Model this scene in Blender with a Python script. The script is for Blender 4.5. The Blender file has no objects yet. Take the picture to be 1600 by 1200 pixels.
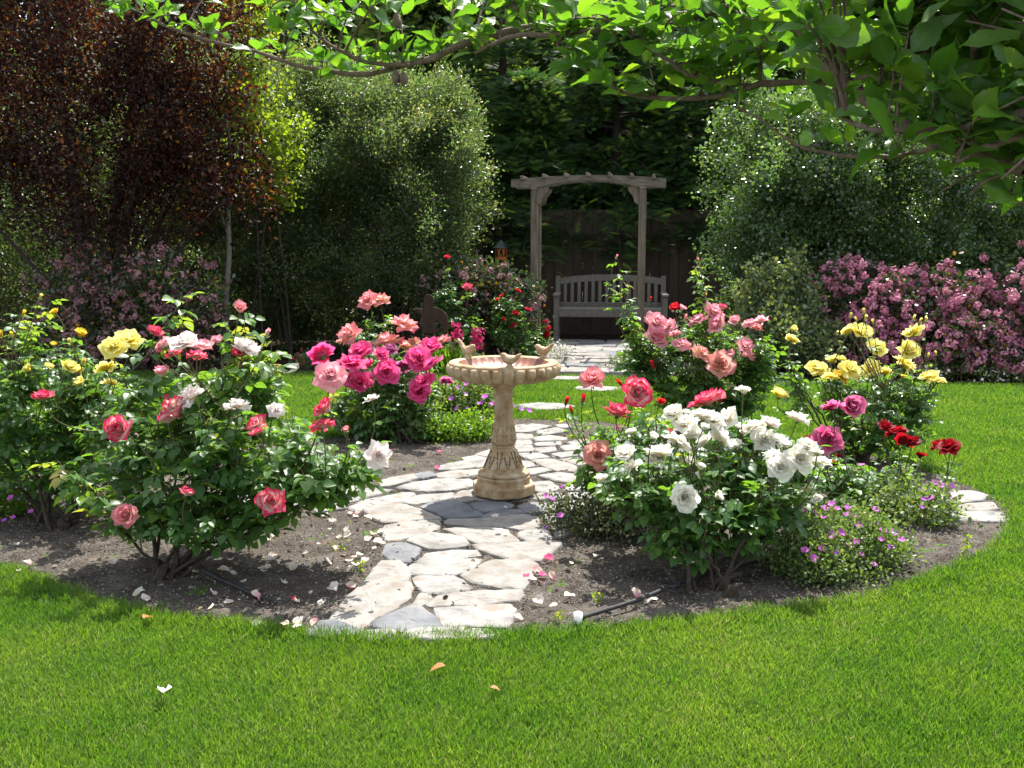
import bpy, bmesh, math, random
import numpy as np
from mathutils import Vector, Matrix

rad = math.radians
rng = np.random.default_rng(7)
scene = bpy.context.scene
COL = scene.collection

# ------------------------------------------------------------------ camera
CAM_H, FPX, PITCH = 1.36, 1556.0, rad(8.2)
cam_d = bpy.data.cameras.new("camera")
cam_d.sensor_width = 36.0
cam_d.lens = FPX / 1600 * 36.0
cam_d.clip_start = 0.05
cam_d.clip_end = 500
cam = bpy.data.objects.new("camera", cam_d)
COL.objects.link(cam)
cam.location = (0, 0, CAM_H)
cam.rotation_euler = (math.pi / 2 - PITCH, 0, 0)
scene.camera = cam

# ------------------------------------------------------------------ light
SUN_EL, SUN_AZ = rad(61), rad(17)
w = bpy.data.worlds.new("World")
scene.world = w
w.use_nodes = True
nt = w.node_tree
nt.nodes.clear()
sky = nt.nodes.new("ShaderNodeTexSky")
sky.sky_type = 'NISHITA'
sky.sun_disc = False
sky.sun_elevation = SUN_EL
sky.sun_rotation = SUN_AZ
bg = nt.nodes.new("ShaderNodeBackground")
bg.inputs[1].default_value = 0.15
wo = nt.nodes.new("ShaderNodeOutputWorld")
hs = nt.nodes.new("ShaderNodeHueSaturation")
hs.inputs['Saturation'].default_value = 0.42
nt.links.new(sky.outputs[0], hs.inputs['Color'])
nt.links.new(hs.outputs[0], bg.inputs[0])
nt.links.new(bg.outputs[0], wo.inputs[0])
sl = bpy.data.lights.new("sun", 'SUN')
sl.energy = 4.2
sl.angle = rad(0.53)
sl.color = (1.0, 0.96, 0.88)
so = bpy.data.objects.new("sun", sl)
COL.objects.link(so)
SUN_DIR = Vector((math.sin(SUN_AZ) * math.cos(SUN_EL), math.cos(SUN_AZ) * math.cos(SUN_EL), math.sin(SUN_EL)))
so.rotation_euler = SUN_DIR.to_track_quat('Z', 'Y').to_euler()
so.location = (3, 8, 12)
scene.view_settings.view_transform = 'Standard'
scene.view_settings.look = 'None'
scene.view_settings.exposure = 1.62
scene.view_settings.gamma = 1.0
scene.cycles.max_bounces = 8
scene.cycles.transmission_bounces = 6
scene.cycles.diffuse_bounces = 4
scene.cycles.glossy_bounces = 2

# ------------------------------------------------------------------ helpers
_F = np.array([0, math.cos(PITCH), -math.sin(PITCH)])
_U = np.array([0, math.sin(PITCH), math.cos(PITCH)])
_C = np.array([0, 0, CAM_H])


def ray(px, py):
    return FPX * _F + (px - 800) * np.array([1.0, 0, 0]) + (600 - py) * _U


def G(px, py, z=0.0):
    """ground point seen at a photo position"""
    d = ray(px, py)
    return _C + d * ((z - CAM_H) / d[2])


def P(px, py, Y):
    """point at depth Y seen at a photo position"""
    d = ray(px, py)
    return _C + d * (Y / d[1])


def mpp(Y):
    return Y / FPX


def nrm(a):
    return a / np.maximum(np.linalg.norm(a, axis=-1, keepdims=True), 1e-9)


class MB:
    """collects faces for one mesh"""

    def __init__(s):
        s.V, s.T, s.Q, s.R = [], [], [], []
        s.TC, s.QM, s.TM, s.QR, s.TR = [], [], [], [], []
        s.n = 0

    def add(s, V, Q=None, T=None, rnd=0.5, tc=None, mat=0):
        V = np.asarray(V, float).reshape(-1, 3)
        s.V.append(V)
        s.TC.append(np.zeros((len(V), 3)) if tc is None else np.asarray(tc, float))
        for F, k, FL, ML, RL in ((Q, 4, s.Q, s.QM, s.QR), (T, 3, s.T, s.TM, s.TR)):
            if F is None or len(F) == 0:
                continue
            F = np.asarray(F, np.int64).reshape(-1, k)
            FL.append(F + s.n)
            ML.append(np.broadcast_to(np.asarray(mat, np.int32), (len(F),)))
            RL.append(np.broadcast_to(np.asarray(rnd, float), (len(F),)))
        s.n += len(V)
        return s

    def inst(s, tpl, M, t, rnd=None, mat=None):
        """tpl: MB; M (N,3,3) columns = local axes (scaled), t (N,3)"""
        M = np.asarray(M, float)
        t = np.asarray(t, float)
        N = len(t)
        if N == 0:
            return s
        V0, TC0, Q0, T0, qm, tm, qr, tr = tpl.arrays()
        V = np.einsum('nij,vj->nvi', M, V0) + t[:, None, :]
        nv = len(V0)
        off = (np.arange(N) * nv)[:, None, None]
        if rnd is None:
            rnd = rng.random(N)
        s.V.append(V.reshape(-1, 3))
        s.TC.append(np.tile(TC0, (N, 1)))
        if len(Q0):
            s.Q.append((Q0[None] + off).reshape(-1, 4) + s.n)
            s.QM.append(np.tile(qm, N) if mat is None else np.repeat(mat, len(Q0)))
            s.QR.append(np.repeat(rnd, len(Q0)))
        if len(T0):
            s.T.append((T0[None] + off).reshape(-1, 3) + s.n)
            s.TM.append(np.tile(tm, N) if mat is None else np.repeat(mat, len(T0)))
            s.TR.append(np.repeat(rnd, len(T0)))
        s.n += N * nv
        return s

    def arrays(s):
        c = lambda L, k: np.concatenate(L) if L else np.zeros((0, k), np.int64)
        c1 = lambda L: np.concatenate(L) if L else np.zeros(0)
        return (np.concatenate(s.V), np.concatenate(s.TC), c(s.Q, 4), c(s.T, 3), c1(s.QM), c1(s.TM), c1(s.QR), c1(s.TR))

    def mesh(s, name, mats, smooth=True, off=None):
        V, TC, Q, T, qm, tm, qr, tr = s.arrays()
        if off is not None:
            V = V - np.asarray(off)
        me = bpy.data.meshes.new(name)
        nl = Q.size + T.size
        me.vertices.add(len(V))
        me.vertices.foreach_set("co", V.astype(np.float32).ravel())
        me.loops.add(nl)
        me.loops.foreach_set("vertex_index", np.concatenate([Q.ravel(), T.ravel()]).astype(np.int32))
        me.polygons.add(len(Q) + len(T))
        st = np.concatenate([np.arange(len(Q)) * 4, Q.size + np.arange(len(T)) * 3]).astype(np.int32)
        me.polygons.foreach_set("loop_start", st)
        me.polygons.foreach_set("material_index", np.concatenate([qm, tm]).astype(np.int32))
        me.polygons.foreach_set("use_smooth", np.full(len(Q) + len(T), smooth))
        me.update(calc_edges=True)
        a = me.attributes.new("rnd", 'FLOAT', 'FACE')
        a.data.foreach_set("value", np.concatenate([qr, tr]).astype(np.float32))
        a = me.attributes.new("tc", 'FLOAT_VECTOR', 'POINT')
        a.data.foreach_set("vector", TC.astype(np.float32).ravel())
        for m in (mats if isinstance(mats, (list, tuple)) else [mats]):
            me.materials.append(m)
        return me

    def build(s, name, mats, parent=None, smooth=True):
        off = None
        if parent is not None:
            off = np.array(parent.location)
            p = parent.parent
            while p is not None:
                off = off + np.array(p.location)
                p = p.parent
        me = s.mesh(name, mats, smooth, off)
        o = bpy.data.objects.new(name, me)
        COL.objects.link(o)
        if parent is not None:
            o.parent = parent
        return o


def tag(o, label=None, cat=None, group=None, kind=None):
    if label:
        o['label'] = label
    if cat:
        o['category'] = cat
    if group:
        o['group'] = group
    if kind:
        o['kind'] = kind
    return o


def thing(name, loc, label, cat, group=None):
    o = bpy.data.objects.new(name, None)
    o.empty_display_size = 0.1
    COL.objects.link(o)
    o.location = [float(x) for x in loc]
    return tag(o, label, cat, group)


def place(name, me, parent, loc, M):
    """a part sharing mesh data; loc in world space"""
    o = bpy.data.objects.new(name, me)
    COL.objects.link(o)
    base = np.zeros(3)
    if parent is not None:
        o.parent = parent
        base = np.array(parent.location)
    mm = Matrix.Translation(Vector(np.asarray(loc) - base)) @ Matrix([list(r) for r in M]).to_4x4()
    o.matrix_basis = mm
    return o


def tube(mb, pts, radii, n=6, mat=0, rnd=0.5, cap=False):
    pts = np.asarray(pts, float)
    m = len(pts)
    radii = np.broadcast_to(np.asarray(radii, float), (m,))
    d = np.gradient(pts, axis=0)
    d = nrm(d)
    ref = np.array([0.31, 0.17, 0.93]) if abs(d[0][2]) < 0.9 else np.array([0.9, 0.3, 0.1])
    a = nrm(np.cross(d, ref))
    b = np.cross(d, a)
    th = np.arange(n) * 2 * math.pi / n
    ring = pts[:, None, :] + radii[:, None, None] * (np.cos(th)[None, :, None] * a[:, None, :] + np.sin(th)[None, :, None] * b[:, None, :])
    V = ring.reshape(-1, 3)
    i = np.arange(m - 1)[:, None] * n
    j = np.arange(n)[None, :]
    j2 = (j + 1) % n
    Q = np.stack([i + j, i + j2, i + n + j2, i + n + j], -1).reshape(-1, 4)
    T = None
    if cap:
        V = np.concatenate([V, pts[:1], pts[-1:]])
        k0, k1 = m * n, m * n + 1
        T = [[k0, (x + 1) % n, x] for x in range(n)] + [[k1, (m - 1) * n + x, (m - 1) * n + (x + 1) % n] for x in range(n)]
    tc = np.zeros((len(V), 3))
    mb.add(V, Q, T, rnd=rnd, tc=tc, mat=mat)


def bez(a, b, c, n=7):
    t = np.linspace(0, 1, n)[:, None]
    return (1 - t) ** 2 * np.asarray(a) + 2 * t * (1 - t) * np.asarray(b) + t * t * np.asarray(c)


def spline(pts, n=40):
    """Catmull-Rom through points"""
    p = np.asarray(pts, float)
    p = np.concatenate([2 * p[:1] - p[1:2], p, 2 * p[-1:] - p[-2:-1]])
    out = []
    k = len(p) - 3
    per = max(2, n // k)
    for i in range(k):
        t = np.linspace(0, 1, per, endpoint=False)[:, None]
        a, b, c, d = p[i], p[i + 1], p[i + 2], p[i + 3]
        out.append(0.5 * (2 * b + (c - a) * t + (2 * a - 5 * b + 4 * c - d) * t ** 2 + (3 * b - a - 3 * c + d) * t ** 3))
    out.append(p[-2][None])
    return np.concatenate(out)


def lathe(mb, prof, n=64, center=(0, 0, 0), fr=None, mat=0, rnd=0.5, close=True):
    """prof: (r,z) list; fr(theta, k) multiplies the radius"""
    prof = np.asarray(prof, float)
    m = len(prof)
    th = np.arange(n) * 2 * math.pi / n
    R = np.repeat(prof[:, :1], n, 1)
    Z = np.repeat(prof[:, 1:], n, 1)
    if fr is not None:
        for k in range(m):
            R[k] = R[k] * fr(th, k)
    V = np.stack([R * np.cos(th), R * np.sin(th), Z], -1).reshape(-1, 3) + np.asarray(center)
    i = np.arange(m - 1)[:, None] * n
    j = np.arange(n)[None, :]
    j2 = (j + 1) % n
    Q = np.stack([i + j, i + j2, i + n + j2, i + n + j], -1).reshape(-1, 4)
    mb.add(V, Q, rnd=rnd, mat=mat)


def rbox(mb, c, size, M=None, bev=0.004, mat=0, rnd=0.5):
    """chamfered box; M 3x3 world orientation"""
    h = np.asarray(size, float) / 2
    b = min(bev, h.min() * 0.45)
    bm = bmesh.new()
    bmesh.ops.create_cube(bm, size=1.0)
    for v in bm.verts:
        v.co = Vector((v.co.x * 2 * h[0], v.co.y * 2 * h[1], v.co.z * 2 * h[2]))
    if b > 0:
        bmesh.ops.bevel(bm, geom=list(bm.edges), offset=b, segments=1, affect='EDGES')
    from_bm(mb, bm, c, M, mat, rnd)


def from_bm(mb, bm, c=(0, 0, 0), M=None, mat=0, rnd=0.5):
    bmesh.ops.triangulate(bm, faces=[f for f in bm.faces if len(f.verts) > 4])
    bm.verts.index_update()
    V = np.array([v.co[:] for v in bm.verts])
    if M is not None:
        V = V @ np.asarray(M).T
    V = V + np.asarray(c)
    Q = [[v.index for v in f.verts] for f in bm.faces if len(f.verts) == 4]
    T = [[v.index for v in f.verts] for f in bm.faces if len(f.verts) == 3]
    mb.add(V, Q, T, rnd=rnd, mat=mat)
    bm.free()


def prism(mb, outline, y0, y1, M=None, c=(0, 0, 0), mat=0):
    """outline in local x,z, extruded along local y"""
    n = len(outline)
    o = np.asarray(outline, float)
    bm = bmesh.new()
    a = [bm.verts.new((p[0], y0, p[1])) for p in o]
    b = [bm.verts.new((p[0], y1, p[1])) for p in o]
    bm.faces.new(a)
    bm.faces.new(b[::-1])
    for i in range(n):
        bm.faces.new((a[i], b[i], b[(i + 1) % n], a[(i + 1) % n]))
    bmesh.ops.recalc_face_normals(bm, faces=bm.faces)
    from_bm(mb, bm, c, M, mat)


def rotz(a):
    return np.array([[math.cos(a), -math.sin(a), 0], [math.sin(a), math.cos(a), 0], [0, 0, 1]])


def frames(d, up, scale):
    """(N,3,3): local y along d, local z near up"""
    d = nrm(d)
    x = nrm(np.cross(d, up))
    z = np.cross(x, d)
    s = np.asarray(scale, float)
    if s.ndim == 1:
        s = s[:, None, None]
    return np.stack([x, d, z], -1) * s


def frame1(axis, spin=0.0, s=1.0):
    """3x3 with local z along axis"""
    a = np.asarray(axis, float)
    a = a / np.linalg.norm(a)
    r = np.array([1.0, 0, 0]) if abs(a[0]) < 0.9 else np.array([0, 1.0, 0])
    x = np.cross(r, a)
    x /= np.linalg.norm(x)
    y = np.cross(a, x)
    M = np.stack([x, y, a], -1) @ rotz(spin)
    return M * s


def inpoly(x, y, poly):
    x = np.asarray(x)
    y = np.asarray(y)
    r = np.zeros(x.shape, bool)
    n = len(poly)
    for i in range(n):
        x1, y1 = poly[i][:2]
        x2, y2 = poly[(i + 1) % n][:2]
        c = ((y1 > y) != (y2 > y))
        with np.errstate(divide='ignore', invalid='ignore'):
            r ^= c & (x < (x2 - x1) * (y - y1) / (y2 - y1 + 1e-12) + x1)
    return r


def wob(x, y, s=1.0, seed=0):
    r = np.random.default_rng(seed)
    o = 0
    for k in range(6):
        a, f, p = r.uniform(0, 6.28), s * 1.6 ** (k * 0.6) * r.uniform(0.7, 1.3), r.uniform(0, 6.28)
        o = o + np.sin((x * math.cos(a) + y * math.sin(a)) * f + p) / 6
    return o


# ------------------------------------------------------------------ materials
def newmat(name):
    m = bpy.data.materials.new(name)
    m.use_nodes = True
    t = m.node_tree
    t.nodes.clear()
    out = t.nodes.new("ShaderNodeOutputMaterial")
    return m, t, out


def N(t, kind, **kw):
    n = t.nodes.new(kind)
    for k, v in kw.items():
        if k.startswith('i_'):
            n.inputs[int(k[2:])].default_value = v
        else:
            setattr(n, k, v)
    return n


def c4(c):
    return (c[0], c[1], c[2], 1.0)


def ramp(t, stops, fac):
    r = t.nodes.new("ShaderNodeValToRGB")
    e = r.color_ramp.elements
    while len(e) < len(stops):
        e.new(0.5)
    for k, (p, c) in enumerate(stops):
        e[k].position = p
        e[k].color = c4(c)
    t.links.new(fac, r.inputs[0])
    return r.outputs[0]


def mixc(t, a, b, fac, mode='MIX'):
    m = t.nodes.new("ShaderNodeMix")
    m.data_type = 'RGBA'
    m.blend_type = mode
    L = t.links
    for sock, v in ((m.inputs[6], a), (m.inputs[7], b)):
        if hasattr(v, 'node'):
            L.new(v, sock)
        else:
            sock.default_value = c4(v)
    if hasattr(fac, 'node'):
        L.new(fac, m.inputs[0])
    else:
        m.inputs[0].default_value = fac
    return m.outputs[2]


def attr(t, name):
    a = t.nodes.new("ShaderNodeAttribute")
    a.attribute_name = name
    return a


def noise(t, scale, detail=4, rough=0.55, coord=None, vec=None):
    n = t.nodes.new("ShaderNodeTexNoise")
    n.inputs['Scale'].default_value = scale
    n.inputs['Detail'].default_value = detail
    n.inputs['Roughness'].default_value = rough
    if vec is None:
        g = t.nodes.new("ShaderNodeNewGeometry")
        vec = g.outputs['Position']
    t.links.new(vec, n.inputs['Vector'])
    return n.outputs['Fac']


def leafmat(name, stops, tstops, trans=0.4, rough=0.42, spec=0.5, patch=None, vein=None, bump=0.0):
    """leaf: reflecting pigment + light passing through; per-leaf tint by 'rnd'"""
    m, t, out = newmat(name)
    L = t.links
    r = attr(t, "rnd").outputs['Fac']
    col = ramp(t, stops, r)
    tcol = ramp(t, tstops, r)
    if patch:
        f = noise(t, patch[0], 3)
        f = ramp(t, [(0.35, (0, 0, 0)), (0.65, (1, 1, 1))], f)
        col = mixc(t, col, patch[1], f, 'MULTIPLY')
        tcol = mixc(t, tcol, patch[1], f, 'MULTIPLY')
    if vein:
        sx = N(t, "ShaderNodeSeparateXYZ")
        L.new(attr(t, "tc").outputs['Vector'], sx.inputs[0])
        ab = N(t, "ShaderNodeMath", operation='ABSOLUTE')
        L.new(sx.outputs[0], ab.inputs[0])
        f = ramp(t, [(0.0, (1, 1, 1)), (0.14, (0, 0, 0))], ab.outputs[0])
        col = mixc(t, col, vein, f)
        m1 = N(t, "ShaderNodeMath", operation='MULTIPLY_ADD')
        L.new(ab.outputs[0], m1.inputs[0])
        m1.inputs[1].default_value = -0.16
        L.new(sx.outputs[1], m1.inputs[2])
        m2 = N(t, "ShaderNodeMath", operation='MULTIPLY')
        L.new(m1.outputs[0], m2.inputs[0])
        m2.inputs[1].default_value = 8.0
        m3 = N(t, "ShaderNodeMath", operation='PINGPONG')
        L.new(m2.outputs[0], m3.inputs[0])
        m3.inputs[1].default_value = 0.5
        f2 = ramp(t, [(0.0, (0.6, 0.6, 0.6)), (0.09, (0, 0, 0))], m3.outputs[0])
        col = mixc(t, col, vein, f2)
        tcol = mixc(t, tcol, (0.5, 0.62, 0.45), f2, 'MULTIPLY')
    p = N(t, "ShaderNodeBsdfPrincipled")
    p.inputs['Roughness'].default_value = rough
    p.inputs['Specular IOR Level'].default_value = spec
    L.new(col, p.inputs['Base Color'])
    tr = N(t, "ShaderNodeBsdfTranslucent")
    L.new(tcol, tr.inputs[0])
    if bump:
        b = N(t, "ShaderNodeBump")
        b.inputs['Strength'].default_value = bump
        b.inputs['Distance'].default_value = 0.003
        L.new(noise(t, 160, 2), b.inputs['Height'])
        L.new(b.outputs[0], p.inputs['Normal'])
    mx = N(t, "ShaderNodeMixShader")
    mx.inputs[0].default_value = trans
    L.new(p.outputs[0], mx.inputs[1])
    L.new(tr.outputs[0], mx.inputs[2])
    L.new(mx.outputs[0], out.inputs[0])
    return m


def petalmat(name, base, mid, edge, trans=0.62, rough=0.55):
    m, t, out = newmat(name)
    L = t.links
    sx = N(t, "ShaderNodeSeparateXYZ")
    L.new(attr(t, "tc").outputs['Vector'], sx.inputs[0])
    nz = noise(t, 45, 3)
    ad = N(t, "ShaderNodeMath", operation='MULTIPLY_ADD')
    L.new(nz, ad.inputs[0])
    ad.inputs[1].default_value = 0.3
    L.new(sx.outputs[1], ad.inputs[2])
    sb = N(t, "ShaderNodeMath", operation='SUBTRACT')
    L.new(ad.outputs[0], sb.inputs[0])
    sb.inputs[1].default_value = 0.15
    col = ramp(t, [(0.2, base), (0.66, mid), (0.93, edge)], sb.outputs[0])
    r = attr(t, "rnd").outputs['Fac']
    v = ramp(t, [(0, (0.82, 0.82, 0.82)), (1, (1, 1, 1))], r)
    col = mixc(t, col, v, 1.0, 'MULTIPLY')
    p = N(t, "ShaderNodeBsdfPrincipled")
    p.inputs['Roughness'].default_value = rough
    p.inputs['Specular IOR Level'].default_value = 0.25
    L.new(col, p.inputs['Base Color'])
    tr = N(t, "ShaderNodeBsdfTranslucent")
    L.new(col, tr.inputs[0])
    mx = N(t, "ShaderNodeMixShader")
    mx.inputs[0].default_value = trans
    L.new(p.outputs[0], mx.inputs[1])
    L.new(tr.outputs[0], mx.inputs[2])
    L.new(mx.outputs[0], out.inputs[0])
    return m


def surf(name, stops, scale=8, rough=0.8, bump=0.3, bscale=None, dist=0.01, stretch=None, detail=6, spec=0.3, rndmix=0.0, speck=None, objc=False):
    """mottled solid surface"""
    m, t, out = newmat(name)
    L = t.links
    vec = None
    if stretch is not None or objc:
        g = N(t, "ShaderNodeTexCoord")
        mp = N(t, "ShaderNodeMapping")
        mp.inputs['Scale'].default_value = stretch or (1, 1, 1)
        L.new(g.outputs['Object'], mp.inputs[0])
        vec = mp.outputs[0]
    f = noise(t, scale, detail, 0.6, vec=vec)
    if rndmix:
        r = attr(t, "rnd").outputs['Fac']
        mm = N(t, "ShaderNodeMix")
        mm.inputs[0].default_value = rndmix
        L.new(f, mm.inputs[2])
        L.new(r, mm.inputs[3])
        f = mm.outputs[0]
    col = ramp(t, stops, f)
    if speck:
        f2 = noise(t, speck[0], 3, 0.7)
        f2 = ramp(t, [(speck[2], (0, 0, 0)), (speck[3], (1, 1, 1))], f2)
        col = mixc(t, col, speck[1], f2)
    p = N(t, "ShaderNodeBsdfPrincipled")
    p.inputs['Roughness'].default_value = rough
    p.inputs['Specular IOR Level'].default_value = spec
    L.new(col, p.inputs['Base Color'])
    if bump:
        b = N(t, "ShaderNodeBump")
        b.inputs['Strength'].default_value = bump
        b.inputs['Distance'].default_value = dist
        L.new(noise(t, bscale or scale * 4, 6, 0.65, vec=vec), b.inputs['Height'])
        L.new(b.outputs[0], p.inputs['Normal'])
    L.new(p.outputs[0], out.inputs[0])
    return m


M_ = {}
M_['rose_leaf'] = leafmat("rose_leaf", [(0, (0.0360, 0.0864, 0.0264)), (0.6, (0.0540, 0.1260, 0.0288)), (0.9, (0.1020, 0.1800, 0.0312)), (1, (0.1680, 0.1320, 0.0360))],
                          [(0, (0.1265, 0.2875, 0.0184)), (0.7, (0.2300, 0.4370, 0.0253)), (1, (0.4140, 0.4600, 0.0403))], 0.44, 0.40, 0.42, vein=(0.06, 0.12, 0.04))
M_['rose_leaf_dark'] = leafmat("rose_leaf_dark", [(0, (0.0312, 0.0744, 0.0240)), (0.7, (0.0540, 0.1200, 0.0312)), (1, (0.1020, 0.1740, 0.0336))],
                               [(0, (0.1265, 0.2875, 0.0207)), (0.7, (0.2300, 0.4255, 0.0276)), (1, (0.3910, 0.4830, 0.0403))], 0.42, 0.38, 0.45, vein=(0.05, 0.11, 0.04))
M_['cane'] = surf("rose_cane", [(0.3, (0.022, 0.016, 0.011)), (0.7, (0.06, 0.044, 0.03))], 60, 0.9, 0.9, 120, 0.01)
M_['stem'] = surf("rose_stem", [(0.3, (0.045, 0.07, 0.02)), (0.7, (0.10, 0.06, 0.03))], 9, 0.55, 0.0)
M_['calyx'] = surf("calyx", [(0.3, (0.05, 0.11, 0.025)), (0.7, (0.08, 0.15, 0.04))], 30, 0.6, 0.0)
PET = {
    'bicolor': ((0.88, 0.76, 0.58), (0.88, 0.70, 0.62), (0.74, 0.03, 0.12)),
    'redpink': ((0.87, 0.62, 0.50), (0.84, 0.34, 0.36), (0.72, 0.04, 0.13)),
    'pink': ((0.90, 0.74, 0.58), (0.90, 0.60, 0.58), (0.87, 0.34, 0.42)),
    'blush': ((0.89, 0.76, 0.64), (0.89, 0.80, 0.75), (0.89, 0.82, 0.79)),
    'white': ((0.88, 0.77, 0.56), (0.89, 0.85, 0.73), (0.89, 0.87, 0.80)),
    'coral': ((0.90, 0.70, 0.44), (0.89, 0.50, 0.42), (0.86, 0.28, 0.33)),
    'peach': ((0.88, 0.68, 0.26), (0.88, 0.64, 0.44), (0.84, 0.34, 0.32)),
    'magenta': ((0.82, 0.20, 0.34), (0.80, 0.05, 0.24), (0.83, 0.12, 0.33)),
    'faded': ((0.5, 0.1, 0.25), (0.45, 0.05, 0.2), (0.5, 0.16, 0.32)),
    'purple': ((0.52, 0.03, 0.14), (0.56, 0.04, 0.17), (0.68, 0.18, 0.34)),
    'darkred': ((0.20, 0.002, 0.006), (0.26, 0.003, 0.008), (0.34, 0.006, 0.014)),
    'red': ((0.62, 0.04, 0.03), (0.62, 0.018, 0.025), (0.66, 0.03, 0.04)),
    'yellow': ((0.87, 0.68, 0.05), (0.90, 0.79, 0.13), (0.90, 0.84, 0.32)),
    'amber': ((0.84, 0.52, 0.02), (0.86, 0.62, 0.05), (0.86, 0.66, 0.08)),
}
for k, v in PET.items():
    M_['pet_' + k] = petalmat("petal_" + k, *v)

M_['soil'] = surf("soil", [(0.28, (0.024, 0.019, 0.015)), (0.46, (0.064, 0.053, 0.043)), (0.6, (0.09, 0.077, 0.064)), (0.75, (0.155, 0.133, 0.108))], 5.5, 0.95, 1.0, 90, 0.012, detail=9, spec=0.15,
                  speck=(120, (0.25, 0.22, 0.18), 0.60, 0.68))
M_['crumb'] = surf("gravel_crumb", [(0.15, (0.03, 0.025, 0.02)), (0.5, (0.09, 0.076, 0.062)), (0.85, (0.24, 0.22, 0.195))], 30, 0.95, 0.0, rndmix=0.8)
M_['mulch'] = surf("mulch", [(0.3, (0.018, 0.012, 0.008)), (0.7, (0.05, 0.036, 0.026))], 16, 0.95, 1.0, 60, 0.03, detail=8, spec=0.1)
M_['turf'] = surf("turf", [(0.3, (0.04, 0.075, 0.014)), (0.7, (0.075, 0.12, 0.025))], 30, 0.95, 0.6, 120, 0.01, spec=0.1)
M_['grass'] = leafmat("grass_blade", [(0, (0.070, 0.130, 0.018)), (0.6, (0.100, 0.170, 0.024)), (0.93, (0.14, 0.21, 0.032)), (1, (0.32, 0.29, 0.13))],
                      [(0, (0.14, 0.28, 0.014)), (0.7, (0.22, 0.38, 0.018)), (0.93, (0.29, 0.43, 0.026)), (1, (0.42, 0.37, 0.14))], 0.45, 0.42, 0.35,
                      patch=(2.4, (0.62, 0.80, 0.72)))
M_['stone_cream'] = surf("flagstone_cream", [(0.32, (0.15, 0.12, 0.095)), (0.45, (0.175, 0.160, 0.142)), (0.56, (0.215, 0.205, 0.19)), (0.68, (0.19, 0.152, 0.12))], 9, 0.85, 0.5, 26, 0.012, detail=8,
                         speck=(70, (0.22, 0.19, 0.15), 0.66, 0.74))
M_['stone_pale'] = surf("flagstone_pale", [(0.32, (0.12, 0.113, 0.105)), (0.48, (0.20, 0.19, 0.175)), (0.58, (0.23, 0.218, 0.205)), (0.68, (0.185, 0.152, 0.126))], 9, 0.85, 0.5, 22, 0.012, detail=8,
                        speck=(80, (0.25, 0.23, 0.20), 0.66, 0.74))
M_['stone_slate'] = surf("flagstone_slate", [(0.3, (0.07, 0.073, 0.08)), (0.5, (0.115, 0.118, 0.125)), (0.7, (0.17, 0.165, 0.16))], 7, 0.75, 0.5, 24, 0.010, detail=8)
M_['concrete'] = surf("cast_stone", [(0.3, (0.17, 0.10, 0.045)), (0.47, (0.30, 0.205, 0.11)), (0.58, (0.36, 0.275, 0.175)), (0.7, (0.42, 0.35, 0.26))], 17, 0.8, 0.5, 120, 0.004, detail=9)
M_['bowl'] = surf("bowl_glaze", [(0.3, (0.12, 0.035, 0.014)), (0.7, (0.21, 0.07, 0.03))], 9, 0.45, 0.15, 60, 0.004, spec=0.5)
M_['antique'] = surf("antique_stain", [(0.3, (0.05, 0.03, 0.018)), (0.7, (0.10, 0.06, 0.035))], 40, 0.9, 0.0)
M_['oldwood'] = surf("weathered_wood", [(0.3, (0.05, 0.038, 0.026)), (0.48, (0.105, 0.083, 0.06)), (0.7, (0.165, 0.135, 0.10))], 6, 0.85, 0.5, 14, 0.006, stretch=(9, 9, 0.8), detail=8)
M_['oldwood_h'] = surf("weathered_beam", [(0.3, (0.058, 0.045, 0.033)), (0.48, (0.115, 0.094, 0.071)), (0.7, (0.175, 0.146, 0.112))], 6, 0.85, 0.5, 14, 0.006, stretch=(0.8, 9, 9), detail=8)
M_['teak'] = surf("silvered_teak", [(0.25, (0.105, 0.094, 0.078)), (0.75, (0.18, 0.163, 0.138))], 8, 0.8, 0.3, 20, 0.004, stretch=(3, 3, 3), detail=6)
M_['fence'] = surf("fence_board", [(0.25, (0.03, 0.021, 0.015)), (0.6, (0.065, 0.046, 0.033)), (0.8, (0.09, 0.066, 0.05))], 5, 0.9, 0.5, 12, 0.006, stretch=(8, 8, 0.6), detail=8, rndmix=0.35)
M_['bark'] = surf("bark_grey", [(0.25, (0.06, 0.05, 0.04)), (0.75, (0.19, 0.165, 0.14))], 30, 0.9, 0.8, 80, 0.01, detail=8)
M_['bark_dark'] = surf("bark_dark", [(0.25, (0.02, 0.015, 0.012)), (0.75, (0.06, 0.045, 0.035))], 20, 0.9, 0.8, 60, 0.01, detail=8)
M_['bark_brown'] = surf("bark_brown", [(0.25, (0.085, 0.055, 0.042)), (0.55, (0.15, 0.105, 0.08)), (0.8, (0.24, 0.19, 0.155))], 55, 0.85, 0.9, 160, 0.004, detail=8)
M_['black_pipe'] = surf("black_polythene", [(0.3, (0.010, 0.010, 0.011)), (0.7, (0.024, 0.023, 0.023))], 20, 0.6, 0.2, spec=0.3)
M_['white_plastic'] = surf("white_plastic", [(0.3, (0.62, 0.60, 0.54)), (0.7, (0.74, 0.72, 0.67))], 25, 0.5, 0.0, spec=0.4)
M_['yellow_plastic'] = surf("yellow_plastic", [(0.3, (0.55, 0.36, 0.08)), (0.7, (0.66, 0.47, 0.14))], 25, 0.5, 0.0, spec=0.4)
M_['cream_metal'] = surf("cream_tube", [(0.3, (0.62, 0.56, 0.36)), (0.7, (0.72, 0.67, 0.48))], 25, 0.45, 0.0, spec=0.4)
M_['rust'] = surf("rusty_iron", [(0.3, (0.02, 0.010, 0.007)), (0.7, (0.05, 0.024, 0.015))], 25, 0.9, 0.4)
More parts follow.
